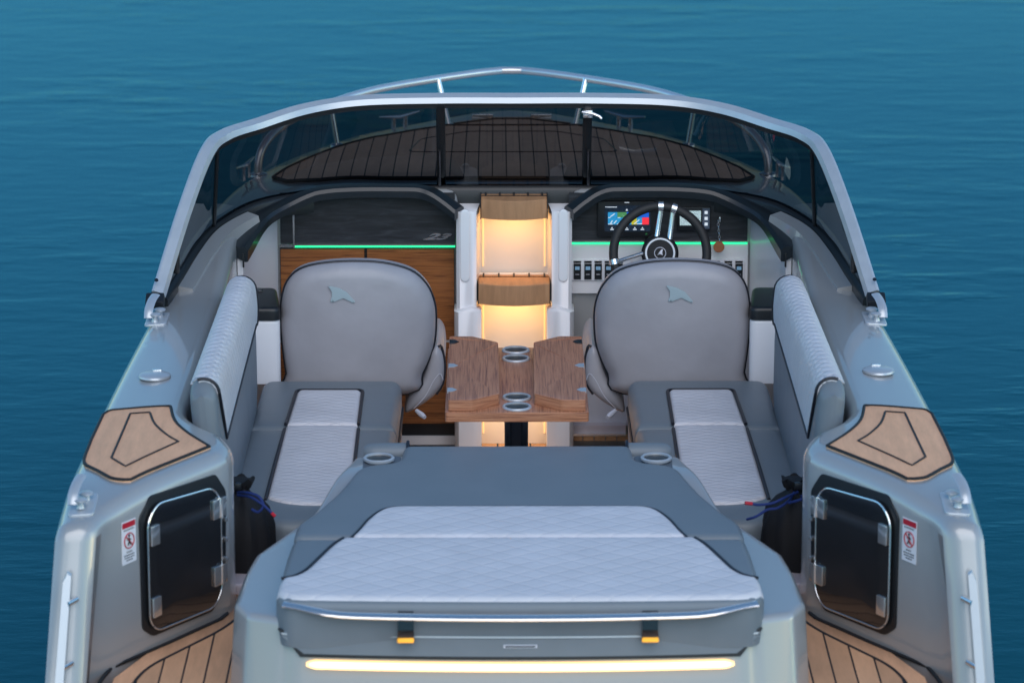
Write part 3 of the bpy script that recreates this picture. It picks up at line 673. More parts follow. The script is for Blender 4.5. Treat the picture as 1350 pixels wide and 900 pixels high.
# starboard console
con = dplate('helm_console', rectp(750, 321, 985, 386), WHITE, -0.14, 0.006, bev=0.002, label='white helm console with rows of rocker switches')
dplate('console_lower', rectp(750, 386, 985, 452, 3.34), LILAC, -0.03, 0.0, y=3.34)
dplate('console_base', rectp(750, 448, 985, 561), PAL, -0.14, 0.0, bev=0.004)
fr_ = dplate('foot_rest', rectp(753, 561, 825, 572, 3.22), LILAC, -0.10, 0.0, y=3.22)
dplate('foot_rest_trim', rectp(753, 572, 825, 574.5, 3.21), CHROME, -0.02, 0.0, fr_, y=3.21)
for i in range(5): dplate('foot_rest_slat', rectp(754 + i * 15, 575, 767.5 + i * 15, 581, 3.212), STEPW, -0.02, 0.0, fr_, y=3.212)
def switch_bank(x0, x1, y0, y1, xs, lit=True):
    P = round_poly(rectp(x0, y0, x1, y1), 0.012, 4)
    sp = dplate('switch_plate', P, STW, 0.006, 0.010, con, bev=0.001)
    return sp
sw = dplate('switch_panel', round_poly(rectp(753, 341, 832, 369), 0.01, 3), STW, 0.006, 0.010, boat, bev=0.001, label='white switch plate left of the steering wheel')
sw2 = dplate('switch_panel', round_poly(rectp(930, 340, 981, 369), 0.01, 3), STW, 0.006, 0.010, boat, bev=0.001, label='white switch plate right of the steering wheel')
BLU = mat('switch_blue_lens', (0.16, 0.3, 0.42), 0.3, emit=(0.35, 0.6, 0.9), es=0.06)
for xs, pn in (((761, 775, 788.5, 802, 816, 829), sw), ((944, 960, 974), sw2)):
    for i, px in enumerate(xs):
        if px > 824 and pn is sw: continue
        b = prism(rectp(px - 4.7, 346.5, px + 4.7, 367), DT, 0.010, 0.016, 0.0015); link('rocker_switch', b, BLACK, pn)
        dplate('switch_lens', rectp(px - 3, 350, px + 3, 354.5), BLU, 0.016, 0.0175, pn); dplate('switch_label', rectp(px - 5, 343.2, px + 5, 346), BLACK, 0.010, 0.0108, pn)
        dplate('switch_mark', rectp(px - 2.4, 360, px + 2.4, 360.8), PAL, 0.016, 0.0165, pn)
    for px in ((768, 795, 822) if pn is sw else (967,)):
        for py in (342.5, 367.5):
            q = DP(px, py); link('plate_screw', lathe([(0, 0), (0.003, 0), (0.002, 0.002), (0, 0.002)], DT(q[0], q[1], 0.010), (0, -1, 0), 8), BLACK, pn)
# chart plotter
mfd = dplate('chart_plotter', round_poly(rectp(787.5, 263.5, 864.5, 309.8), 0.008, 3), BLACK, 0.012, 0.030, bev=0.002, label='black chart plotter with lit blue and green tiles')
SCR = mat('plotter_screen', (0.01, 0.015, 0.03), 0.15, emit=(0.02, 0.035, 0.06), es=0.6)
def em(nm, c, s_=1.0): return mat(nm, [v * .3 for v in c], 0.4, emit=c, es=s_ * 0.42)
TB = em('tile_blue', (0.02, 0.25, 0.50), 0.8); TG = em('tile_green', (0.06, 0.22, 0.08), 0.8); TR = em('tile_red', (0.75, 0.03, 0.05), 0.9); TY = em('tile_yellow', (0.45, 0.42, 0.03), 0.8); TD = em('tile_deep_blue', (0.01, 0.10, 0.55), 0.8); TW = em('icon_white', (0.75, 0.85, 0.95), 0.6)
dplate('screen', rectp(797, 268.6, 857, 302.6), SCR, 0.030, 0.0305, mfd, smooth=False)
# tiles: two rows of four, each with its slanted bar
def quadz(pts, m, w, nm): return dplate(nm, [DP(*q) for q in pts], m, w, w + 0.0004, mfd, smooth=False)
for (x0, y0, x1, y1, m) in ((801.2, 277.4, 813.4, 284.2, TB), (813.6, 277.4, 825.8, 284.2, TG), (826, 277.4, 840, 284.2, TD), (840.2, 277.4, 855, 284.2, TD), (801.2, 284.4, 819, 293.6, TB), (819.2, 284.4, 832, 293.6, TB), (832.2, 284.4, 839, 293.6, TY), (839.2, 284.4, 846, 293.6, TB), (846.2, 284.4, 855, 293.6, TR)):
    dplate('display_tile', rectp(x0, y0, x1, y1), m, 0.0305, 0.0309, mfd, smooth=False)
for (a, b_, c_, d_) in ((804, 283, 809.5, 279), (804, 292, 806.6, 288), (808.4, 292, 812, 288), (814.5, 292, 818.4, 288), (819, 280.5, 824.5, 283.8), (828, 283.5, 832, 279), (835, 292.5, 842, 287)):
    quadz(((a, b_), (a + 1.1, b_ + 0.5), (c_ + 1.1, d_ + 0.5), (c_, d_)), TW, 0.031, 'display_bar')
for (x0, y0, x1) in ((801.5, 292.6, 807.5), (813, 292.6, 818), (839, 292.2, 846), (801.5, 284.0, 804.5), (814, 284.0, 817.5), (797.7, 270, 799.4), (799.8, 270.2, 813), (845, 269.9, 849.5), (823, 264.2, 829)):
    dplate('display_text', rectp(x0, y0, x1, y0 + 0.9), TW, 0.031, 0.0314, mfd, smooth=False)
for x in (806.5, 826, 836.5, 846.5):
    dplate('display_text', rectp(x - 2.3, 299.4, x + 2.3, 300.6), TW, 0.031, 0.0314, mfd, smooth=False); dplate('display_icon', [DP(x - 1.2, 298.6), DP(x + 1.2, 298.6), DP(x, 296.6)], TW, 0.031, 0.0314, mfd, smooth=False)
dplate('display_icon', [DP(824.4, 275.4), DP(827.6, 275.4), DP(826, 272.6)], TW, 0.031, 0.0314, mfd, smooth=False)
dplate('power_dot', rectp(850.6, 305.3, 852.6, 307), em('dot_green', (0.1, 0.6, 0.2), 0.6), 0.030, 0.0306, mfd)
d2 = dplate('engine_display', round_poly(rectp(893, 271, 936, 302.5), 0.006, 3), BLACK, 0.012, 0.024, bev=0.002, label='small engine display with bright white screen')
SW2 = mat('display_white', (0.5, 0.6, 0.62), 0.3, emit=(0.62, 0.85, 0.90), es=0.28)
dplate('screen', rectp(896, 276, 923.4, 295.2), SW2, 0.024, 0.0245, d2, smooth=False)
dplate('keypad', rectp(925.8, 272.8, 934.8, 299.6), mat('keypad_grey', (0.10, 0.13, 0.18), 0.4), 0.024, 0.026, d2)
for py in (278.2, 286, 293.4): dplate('keypad_button', rectp(928.4, py - 2, 932.4, py + 2), TW, 0.026, 0.0265, d2)
for py in (280, 285, 290): dplate('display_grid_line', rectp(898, py, 921.5, py + 0.5), PAL, 0.0245, 0.0248, d2, smooth=False)
# ignition lock
q = DP(948, 286); ig = link('ignition_lock', lathe([(0, 0), (0.013, 0), (0.013, 0.008), (0.008, 0.012), (0, 0.012)], DT(q[0], q[1], 0.012), (0, -1, 0), 20), CHROME, boat)
kp = Vector((q[0], YD - 0.024, q[1]))
kf = thing('key_fob', 'round tan leather fob on a chain hanging from the ignition key', 'key fob', kp)
link('key', box(kp + Vector((0, -0.012, 0)), (0.006, 0.028, 0.018), 0.002), CHROME, kf)
chain = None
for i in range(7):
    c0 = kp + Vector((-0.006 + 0.001 * i, -0.024, -0.006 - 0.0115 * i)); rr = 0.0062
    pts = [c0 + (Vector((math.cos(a) * rr * .6, 0, math.sin(a) * rr)) if i % 2 else Vector((0, math.cos(a) * rr * .6, math.sin(a) * rr))) for a in [2 * math.pi * k / 10 for k in range(10)]]
    chain = tube(pts, 0.0016, 5, True, bm=chain)
link('chain', chain, CHROME, kf)
link('leather_disc', lathe([(0, -0.002), (0.019, -0.002), (0.0205, 0), (0.019, 0.002), (0, 0.002)], kp + Vector((-0.002, -0.022, -0.088 - 0.012)), (0.08, -1, 0.05), 26), LEATHER, kf)

# steering wheel
hubc = WY(870.3, 333.6, 2.98); nrm = Vector((0.0, -math.cos(R(17)), math.sin(R(17)))); FR = frame(nrm)   # columns: right, up, normal
def ST3(x, y, z): return hubc + FR @ Vector((x, y, z))
Rw = 0.165
stw = link('steering_wheel', tube([ST3(Rw * math.cos(a), Rw * math.sin(a), 0.0) for a in [2 * math.pi * k / 64 for k in range(64)]], 0.0165, 14, True), RUBBER, boat, label='black three-spoke steering wheel with polished spokes')
link('hub', lathe([(0, -0.03), (0.045, -0.03), (0.066, -0.01), (0.066, 0.002), (0.058, 0.010), (0, 0.012)], hubc - nrm * 0.012, nrm, 40), mat('hub_black', (0.01, 0.011, 0.014), 0.55, spec=0.25), stw)
link('hub_ring', tube([ST3(0.050 * math.cos(a), 0.050 * math.sin(a), 0.0005) for a in [2 * math.pi * k / 40 for k in range(40)]], 0.0036, 8, True), LENS, stw)
link('emblem_ring', tube([ST3(0.020 * math.cos(a), 0.020 * math.sin(a), 0.001) for a in [2 * math.pi * k / 30 for k in range(30)]], 0.0013, 6, True), PAL, stw)
link('hub_emblem', prism([(-0.013, -0.009), (0.004, 0.012), (0.010, 0.014), (0.007, 0.002), (0.010, -0.008), (0.0, -0.004)], ST3, 0.0, 0.003), PAL, stw)
def wheel_spoke(q0, q1):
    p0 = ST3(q0[0], q0[1], -0.012); p1 = ST3(q1[0], q1[1], 0.0); a1 = math.atan2(q1[1], q1[0])
    link('wheel_spoke', tube([p0, p0.lerp(p1, .5) + nrm * -0.004, p1], 0.0075, 10, sx=1.2), CHROME, stw)
    t = Vector((-math.sin(a1), math.cos(a1), 0)); cc = Vector((Rw * math.cos(a1), Rw * math.sin(a1), 0))
    link('spoke_collar', tube([ST3(*(cc - t * 0.009)), ST3(*(cc + t * 0.009))], 0.0182, 16), CHROME, stw)
wheel_spoke((-0.0126, 0.050), (0.003, 0.153)); wheel_spoke((0.033, 0.042), (0.046, 0.145)); wheel_spoke((-0.060, 0.0), (-0.146, -0.028)); wheel_spoke((0.056, -0.02), (0.138, -0.058))
link('column', tube([hubc - nrm * 0.02, Vector((hubc.x, YD, hubc.z - 0.04))], 0.05, 20), BLACK, stw)

# cowls (black eyebrow mouldings)
def cowl(path, nm, s, wd=0.05, th=0.018):
    P = smooth_poly([Vector((s * a, b_, c_)) for a, b_, c_ in path], 6, closed=False)
    rings = []
    for i, q in enumerate(P):
        t = (P[min(i + 1, len(P) - 1)] - P[max(i - 1, 0)]).normalized(); o = Vector((-t.y, t.x, 0)).normalized()
        if o.y > 0 or (abs(o.y) < 0.2 and o.x * s > 0): o = -o     # towards the cockpit
        if o.dot(Vector((0, 2.4, 0)) - Vector((q.x, q.y, 0))) < 0: o = -o
        u = Vector((0, 0, 1)); f_ = i / (len(P) - 1); wd = 0.05 + 0.018 * sst(f_, 0.72, 0.95); th = 0.018 + 0.014 * sst(f_, 0.75, 0.95)
        rings.append([q - o * wd + u * 0.004, q - o * wd * .4 + u * 0.012, q + o * wd * .45 + u * 0.008, q + o * wd * .62 - u * 0.004, q + o * wd * .60 - u * (th + .01), q + o * wd * .45 - u * (th + .012), q - o * wd * 0.3 - u * 0.02, q - o * wd - u * 0.02])
    return link(nm, loft(rings), COWL, boat, ang=28)
for s in (1, -1):
    cowl([(0.20, 3.165, 0.905), (0.235, 3.18, 0.93), (0.29, 3.20, 0.963), (0.335, 3.215, 0.974), (0.40, 3.215, 0.977), (0.56, 3.215, 0.977), (0.68, 3.21, 0.970), (0.75, 3.195, 0.955), (0.83, 3.15, 0.926), (0.885, 3.10, 0.905), (0.925, 3.03, 0.882), (0.955, 2.93, 0.856), (0.972, 2.85, 0.838)], 'dash_cowl', s)
    # short glossy post caps at the walkthrough
    # inner side liner, white, from the dash to the cowl end
    pts = [(0.852, YD - 0.002), (0.915, 3.07), (0.942, 2.93), (0.95, 2.86)]
    b = bmesh.new(); lo = [b.verts.new((s * a, c_, 0.0)) for a, c_ in pts]; hi = [b.verts.new((s * a, c_, z_)) for (a, c_), z_ in zip(pts, (0.925, 0.875, 0.84, 0.82))]
    lo2 = [b.verts.new((s * (a + .02), c_, 0.0)) for a, c_ in pts]; hi2 = [b.verts.new((s * (a + .02), c_, z_)) for (a, c_), z_ in zip(pts, (0.925, 0.875, 0.84, 0.82))]
    for i in range(3):
        for g in ((lo, hi), (hi, hi2), (hi2, lo2)): b.faces.new((g[0][i], g[0][i + 1], g[1][i + 1], g[1][i]))
    b.faces.new((lo[3], lo2[3], hi2[3], hi[3])); b.faces.new((lo[0], lo2[0], hi2[0], hi[0]))
    link('side_liner', b, WHITE, boat)
    link('liner_light', box((s * 0.948, 2.845, 0.80), (0.006, 0.012, 0.05), 0.002), BLACK, boat)
# walkthrough: pillars, risers, treads
YP = 3.17
for s in (1, -1):
    cx = lambda a: s * a
    P = [(0.135, YP), (0.155, YP - 0.012), (0.195, YP - 0.012), (0.207, YP), (0.207, YD + 0.1), (0.12, YD + 0.1)]
    b = pad_bm([(s * a, c_) for a, c_ in P], 0.905, 0.004, grid=1, bot=0.0)
    pl = link('walkthrough_pillar', b, WHITE, boat, label='white pillar beside the steps, %s' % ('starboard' if s > 0 else 'port'))
    # lower flare
    P2 = [(0.118, YP - 0.02), (0.15, YP - 0.04), (0.20, YP - 0.04), (0.215, YP - 0.02), (0.215, YD), (0.118, YD)]
    link('pillar_base', pad_bm([(s * a, c_) for a, c_ in P2], 0.56, 0.02, grid=1, bot=0.0), WHITE, pl)
    # frosted lozenge
    zc = (WY(675, 275, YP).z, WY(675, 370, YP).z); w2 = 0.0165; x0 = s * 0.176
    P3 = [(x0 + w2 * math.cos(a), zc[0] - w2 + w2 * math.sin(a)) for a in [math.pi * k / 10 for k in range(11)]] + [(x0 + w2 * math.cos(a), zc[1] + w2 + w2 * math.sin(a)) for a in [math.pi + math.pi * k / 10 for k in range(11)]]
    link('frosted_lens', prism(P3, lambda U, V, W2: Vector((U, YP - 0.012 - W2, V)), -0.002, 0.006, 0.003), LENS, pl)
RW = mat('riser_white', (0.70, 0.68, 0.66), 0.4, coat=0.1)
for (y, z0, z1) in ((3.345, 0.62, 0.93), (3.31, 0.0, 0.64)):
    link('step_riser', box((0, y + 0.01, (z0 + z1) / 2), (0.30, 0.02, z1 - z0), 0.002), RW, boat)
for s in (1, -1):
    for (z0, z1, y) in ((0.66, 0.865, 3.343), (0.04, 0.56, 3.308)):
        link('riser_edge_glow', box((s * 0.112, y, (z0 + z1) / 2), (0.006, 0.008, z1 - z0), 0.002), mat('dim_warm_glow', (0.8, 0.6, 0.4), 0.4, emit=(1.0, 0.55, 0.2), es=0.22), boat)  # no lamps here: glowing strips imitate step light reflected in the riser corners
def tread(yb, yf, z, th, w, lab):
    n_ = 12; fr2 = [(w * (1 - 2 * k / n_) , yf - 0.035 * (1 - (1 - 2 * k / n_) ** 2)) for k in range(n_ + 1)]
    P = [(-w, yb)] + [( -a, c_) for a, c_ in fr2] + [(w, yb)]
    t = link('step_tread', pad_bm(P, 0.0, 0.003, grid=1, zf=lambda x, y: z, bot=-th, step=1), STEPW, boat, label=lab)
    for k in range(5):
        x = (k - 2) * w * 0.43; link('caulk_line', box((x, yb - 0.022, z + 0.0005), (0.006, 0.045, 0.004), 0), RUBBER, t)
    for s in (1, -1): link('end_seam', box((s * (w + 0.0015), (yb + yf) / 2, z - th / 2), (0.003, abs(yb - yf) + .01, th + 0.004), 0), RUBBER, t)
    link('top_seam', tube([(-w, yb - 0.045, z + 0.0005), (w, yb - 0.045, z + 0.0005)], 0.0014, 5), RUBBER, t)
    link('under_step_light', box((0, (yf + yb) / 2 - 0.0, z - th - 0.004), (w * 1.3, 0.014, 0.008), 0.002), LEDW, t)
    l = bpy.data.lights.new('step_lamp', 'AREA'); l.shape = 'RECTANGLE'; l.size = w * 1.5; l.size_y = 0.02; l.energy = 0.125; l.color = (1, 0.53, 0.17)
    o = bpy.data.objects.new('step_lamp', l); COL.objects.link(o); o.location = (0, (yf + yb) / 2 - 0.012, z - th - 0.012); o.rotation_euler = (R(28), 0, 0); o.parent = boat; o.location = o.location - ORI[boat]
    return t
tread(3.305, 3.205, 0.940, 0.070, 0.118, 'upper teak step with a warm light beneath')
tread(3.31, 3.16, 0.640, 0.075, 0.128, 'lower teak step with a warm light beneath')
for s in (1, -1):
    l = bpy.data.lights.new('floor_lamp', 'AREA'); l.size = 0.05; l.energy = 0.05; l.color = (1, 0.58, 0.2)
    o = bpy.data.objects.new('floor_lamp', l); COL.objects.link(o); o.location = Vector((s * 0.07, 3.20, 0.16)) - ORI[boat]; o.rotation_euler = (R(20), 0, 0); o.parent = boat
    link('lamp_housing', box((s * 0.07, 3.30, 0.175), (0.05, 0.02, 0.012), 0.003), LEDW, boat)
# side boxes with black cup trays
for s in (1, -1):
    v0 = WZ(1003, 396, 0.70); x = 0.90
    P = round_poly([(0.805, 2.56), (0.955, 2.56), (0.955, 2.86), (0.835, 2.86)], 0.03, 4)
    P = [(s * q.x, q.y) for q in P]
    sb = link('side_box', pad_bm(P, 0.655, 0.01, grid=1, bot=0.43), WHITE, boat, label='white storage box with black tray top on the %s side' % ('starboard' if s > 0 else 'port'))
    c = sum([Vector(q) for q in P], Vector((0, 0))) / len(P)
    link('tray_top', pad_bm([c + (Vector(q) - c) * 1.02 for q in P], 0.700, 0.014, grid=0.02, bot=0.656), BLACK, sb)
    if s < 0: link('vent_grille', box((s * 0.905, 2.80, 0.703), (0.05, 0.03, 0.006), 0.002), DSTEEL, sb)
    link('wall_panel', box((s * 0.955, 2.45, 0.35), (0.02, 0.9, 0.68), 0.004), WHITE, boat)

# ================================================================== ENGINE HATCH / SUN PAD BASE
def bul(x, k=0.035): return -k * (1 - (x / 0.66) ** 2)
ZH = 0.575
hr = [(0.425, 0.995), (0.492, 0.985), (0.512, 0.90), (0.600, 0.585), (0.745, 0.195), (0.764, 0.02), (0.776, -0.24), (0.735, -0.335), (0.64, -0.375)]
hr = [Vector(q) for q in hr]
HP = round_poly([Vector(q) for q in hr[:1]] + hr[1:] + [Vector((-q.x, q.y)) for q in hr[::-1]], 0.014, 3)
# insert aft bulge
aft = [Vector((x, -0.385 + bul(x))) for x in np.linspace(0.60, -0.60, 13)]
i = max(range(len(HP)), key=lambda k: (HP[k].x if HP[k].y < -0.29 else -9))
HPn = []
for k, q in enumerate(HP):
    HPn.append(q)
    nx_ = HP[(k + 1) % len(HP)]
    if q.y < -0.36 and nx_.y < -0.36 and q.x > 0.3 and nx_.x < -0.3: HPn += aft
def hz(x, y): return ZH + 0.055 * sst(y, 0.55, 0.85) 
def hskirt(x, y, z):
    k = (0.5 - z); sx = math.copysign(1, x)
    return (x + sx * 0.03 * sst(abs(x), 0.4, 0.7), y - 0.10 * sst(-y, 0.2, 0.38))
hat = link('engine_hatch', pad_bm(HPn, 0.0, 0.020, grid=0.05, zf=hz, bot=0.10, absbot=True, step=0.03, skirt=hskirt), GEL, boat, label='grey moulded hatch under the sun pad with a lit bar at its aft edge')
def AF(x, z, o=0.0): # a point on the aft face of the hatch
    k = (0.56 - z) / 0.46; return Vector((x, -0.388 + bul(x) - 0.10 * k - o, z))
def band(x0, x1, z0, z1, o0, o1, m, nm, par, taper=0.0, n_=90, **kw):
    rings = []
    for k in range(n_ + 1):
        x = x0 + (x1 - x0) * k / n_; e = min(1, min(k, n_ - k) / 2.0 + 0.1) if taper else 1; zc_ = (z0 + z1) / 2; h_ = (z1 - z0) / 2 * (e ** .5)
        tx = x
        rings.append([AF(tx, zc_ - h_, o0), AF(tx, zc_ - h_, o1), AF(tx, zc_ + h_, o1), AF(tx, zc_ + h_, o0)])
    return link(nm, loft(rings), m, par, **kw)
# recessed grey fascia (trapezoid), its dark seams, the lit bar
def trap(z0, z1, xw0, xw1, o0, o1, m, nm, par, n_=24, **kw):
    rings = []
    for k in range(n_ + 1):
        t = -1 + 2 * k / n_; rings.append([AF(xw0 * t, z0, o0), AF(xw0 * t, z0, o1), AF(xw1 * t, z1, o1), AF(xw1 * t, z1, o0)])
    return link(nm, loft(rings), m, par, **kw)
trap(0.482, 0.552, 0.588, 0.648, -0.01, 0.006, mat('fascia_black_seam', (0.012, 0.013, 0.016), 0.4), 'fascia_seam', hat)
trap(0.492, 0.538, 0.578, 0.640, -0.01, 0.010, GREYV, 'fascia_pad', hat)
trap(0.541, 0.545, 0.635, 0.640, -0.01, 0.012, BRUSH, 'fascia_trim', hat)
band(-0.572, 0.572, 0.453, 0.475, 0.0, 0.012, LEDB, 'light_bar', hat, taper=1)
band(-0.562, 0.562, 0.459, 0.472, 0.0, 0.015, LEDC, 'light_bar_core', hat, taper=1)
band(-0.045, 0.045, 0.516, 0.524, 0.0, 0.014, PAL, 'fascia_badge', hat); band(-0.040, 0.040, 0.518, 0.522, 0.0, 0.015, DSTEEL, 'badge_inlay', hat)
for s in (1, -1): # cupholders let into the forward corners of the hatch, with small dark wells
    v = WZ(863 if s > 0 else 507, 607, ZH + 0.012); c = Vector((s * 0.417, 0.918, ZH + 0.059))
    cu = link('cup_holder', lathe([(0.033, 0), (0.047, 0), (0.047, 0.006), (0.043, 0.009), (0.038, 0.007), (0.036, -0.05), (0, -0.052), (0, -0.053), (0.033, -0.053)], c + Vector((0, 0, 0.006)), (0, 0, 1), 36), BRUSH, hat)
    link('cup_well', lathe([(0, 0), (0.0375, 0), (0.0375, 0.002), (0, 0.002)], c + Vector((0, 0, 0.0065)), (0, 0, 1), 30), mat('well_metal', (0.07, 0.055, 0.045), 0.35, metal=0.5), cu)
    link('cup_recess', pad_bm(round_poly([(s * 0.36, 0.80), (s * 0.462, 0.80), (s * 0.466, 0.965), (s * 0.35, 0.975)], 0.02), 0.004, 0.002, grid=1, zf=hz, bot=-0.002), mat('recess_grey', (0.10, 0.12, 0.145), 0.5), hat)
# chrome handrail over the aft edge
rl = [Vector((x, -0.425 + bul(x, 0.05) + 0.03 * sst(abs(x), 0.5, 0.63), 0.610 + 0.014 * sst(abs(x), 0.45, 0.63))) for x in np.linspace(-0.63, 0.63, 33)]
rr_ = link('pad_handrail', tube(rl, lambda t: 0.0085, 12, sx=2.4, up=(0, 0, 1)), CHROME, boat, label='long polished handrail across the aft edge of the sun pad')
for x in (-0.305, 0.345):
    q = AF(x, 0.565, 0.0)
    b = loft([[q + Vector((-0.021, -0.028, 0.05)), q + Vector((0.021, -0.028, 0.05)), q + Vector((0.021, -0.016, 0.05)), q + Vector((-0.021, -0.016, 0.05))],
              [q + Vector((-0.021, -0.030, 0.0)), q + Vector((0.021, -0.030, 0.0)), q + Vector((0.021, -0.014, 0.0)), q + Vector((-0.021, -0.014, 0.0))],
              [q + Vector((-0.023, -0.055, -0.022)), q + Vector((0.023, -0.055, -0.022)), q + Vector((0.023, -0.02, -0.034)), q + Vector((-0.023, -0.02, -0.034))]])
    bk_ = link('rail_bracket', b, DSTEEL, rr_, ang=20)
    link('bracket_lip', box(q + Vector((0, -0.052, -0.020)), (0.045, 0.006, 0.014), 0.002, Matrix.Rotation(R(-35), 3, 'X')), mat('amber_bar_glow', (0.75, 0.36, 0.03), 0.25, metal=0.6), bk_)  # warm reflection of the light bar is put into the lip colour

# ================================================================== SUN PAD (lifts off the hatch)
sp_ = thing('sun_pad', 'large blue-grey sun pad with two white diamond-quilted panels on the aft hatch', 'sun pad', (0, 0.3, ZH))
ZP = 0.578
def hp(px, py, z=0.645): v = WZ(px, py, z); return Vector((abs(v.x), v.y))
fwdR = [Vector((0.325, 1.055)), Vector((0.345, 1.045)), Vector((0.352, 0.91)), Vector((0.375, 0.872))] + [Vector(q) for q in ((0.455, 0.842), (0.482, 0.80), (0.500, 0.70), (0.530, 0.56), (0.585, 0.37), (0.628, 0.26), (0.634, 0.130))]
fwd = fwdR + [Vector((-q.x, q.y)) for q in fwdR[::-1]]
def zsp(x, y): return ZP
FP = round_poly(fwd, 0.025, 3)
link('forward_pad', pad_bm(FP, 0.068, 0.022, grid=0.05, zf=zsp, bot=0.0, step=0.03), GREYV, sp_)
aR = [Vector((0.633, 0.118)), Vector((0.641, 0.0)), Vector((0.648, -0.20)), Vector((0.655, -0.36)), Vector((0.625, -0.412))]
AP = aR + [Vector((x, -0.415 + bul(x, 0.02))) for x in np.linspace(0.58, -0.58, 13)] + [Vector((-q.x, q.y)) for q in aR[::-1]]
AP = round_poly(AP, 0.02, 3)
def zaf(x, y): return ZP - 0.006 * sst(-y, 0.0, 0.4)
link('aft_pad', pad_bm(AP, 0.068, 0.026, grid=0.05, zf=zaf, bot=-0.065, step=0.03), GREYV, sp_)
# quilted panels
wf = [(0.470, 0.115), (0.450, 0.19), (0.427, 0.29), (0.395, 0.372), (0.36, 0.402), (0.32, 0.408)]
WF = smooth_poly([Vector(q) for q in wf], 4, False); WF = WF + [Vector((-q.x, q.y)) for q in WF[::-1]]
link('forward_panel', pad_bm(WF, 0.076, 0.018, grid=0.05, zf=zsp, bot=0.03, step=0.02), PALEQ, sp_)
wa = [(0.492, 0.114), (0.520, 0.05), (0.560, -0.09), (0.585, -0.17), (0.612, -0.215), (0.645, -0.235)]
WA0 = smooth_poly([Vector(q) for q in wa], 4, False)
wb = [Vector((0.650, -0.28)), Vector((0.652, -0.355)), Vector((0.622, -0.402))] + [Vector((x, -0.405 + bul(x, 0.02))) for x in np.linspace(0.58, 0, 7)]
WA = WA0 + wb; WA = WA + [Vector((-q.x, q.y)) for q in WA[::-1][1:]]
link('aft_panel', pad_bm(WA, 0.076, 0.024, grid=0.05, zf=zaf, bot=0.02, step=0.02), PALEQ, sp_)
def pz(P, zf, h, r=0.0045, nm='piping', par=sp_):
    return link(nm, tube([Vector((q.x, q.y, zf(q.x, q.y) + h)) for q in P], r, 8), PIPE, par)
pf = smooth_poly([Vector(q) for q in wf], 6, False); pz([q for q in pf] + [Vector((-q.x, q.y)) for q in pf[::-1]], zsp, 0.068)
for s in (1, -1):
    pp = smooth_poly([Vector(q) for q in wa], 6, False); pz([Vector((s * q.x, q.y)) for q in pp], zaf, 0.068)
# bolster of the aft seat back at the forward edge
bo = thing('seat_back_bolster', 'low grey bolster with black piping rising just forward of the sun pad', 'bolster', (0, 1.12, 0.30))
for s in (1, -1):
    rings = []
    for x, k in ((0.335, 1.0), (0.43, 1.0), (0.455, 0.92), (0.468, 0.6)):
        rings.append([Vector((s * x, 1.065 + 0.032 * k * math.cos(a), 0.618 + 0.030 * k * math.sin(a) - (0.0 if math.sin(a) > -0.3 else 0.25))) for a in [2 * math.pi * j / 20 for j in range(20)]])
    link('bolster_end', loft(rings), GREYV, bo)
    link('piping', tube([Vector((s * 0.333, 1.065 + 0.035 * math.cos(a), 0.618 + 0.033 * math.sin(a) - (0.0 if math.sin(a) > -0.3 else 0.22))) for a in [2 * math.pi * j / 20 for j in range(20)]], 0.0055, 6, True), PIPE, bo)
link('bolster_core', box((0, 1.065, 0.44), (0.66, 0.05, 0.30), 0.028, seg=3), PALER, bo)

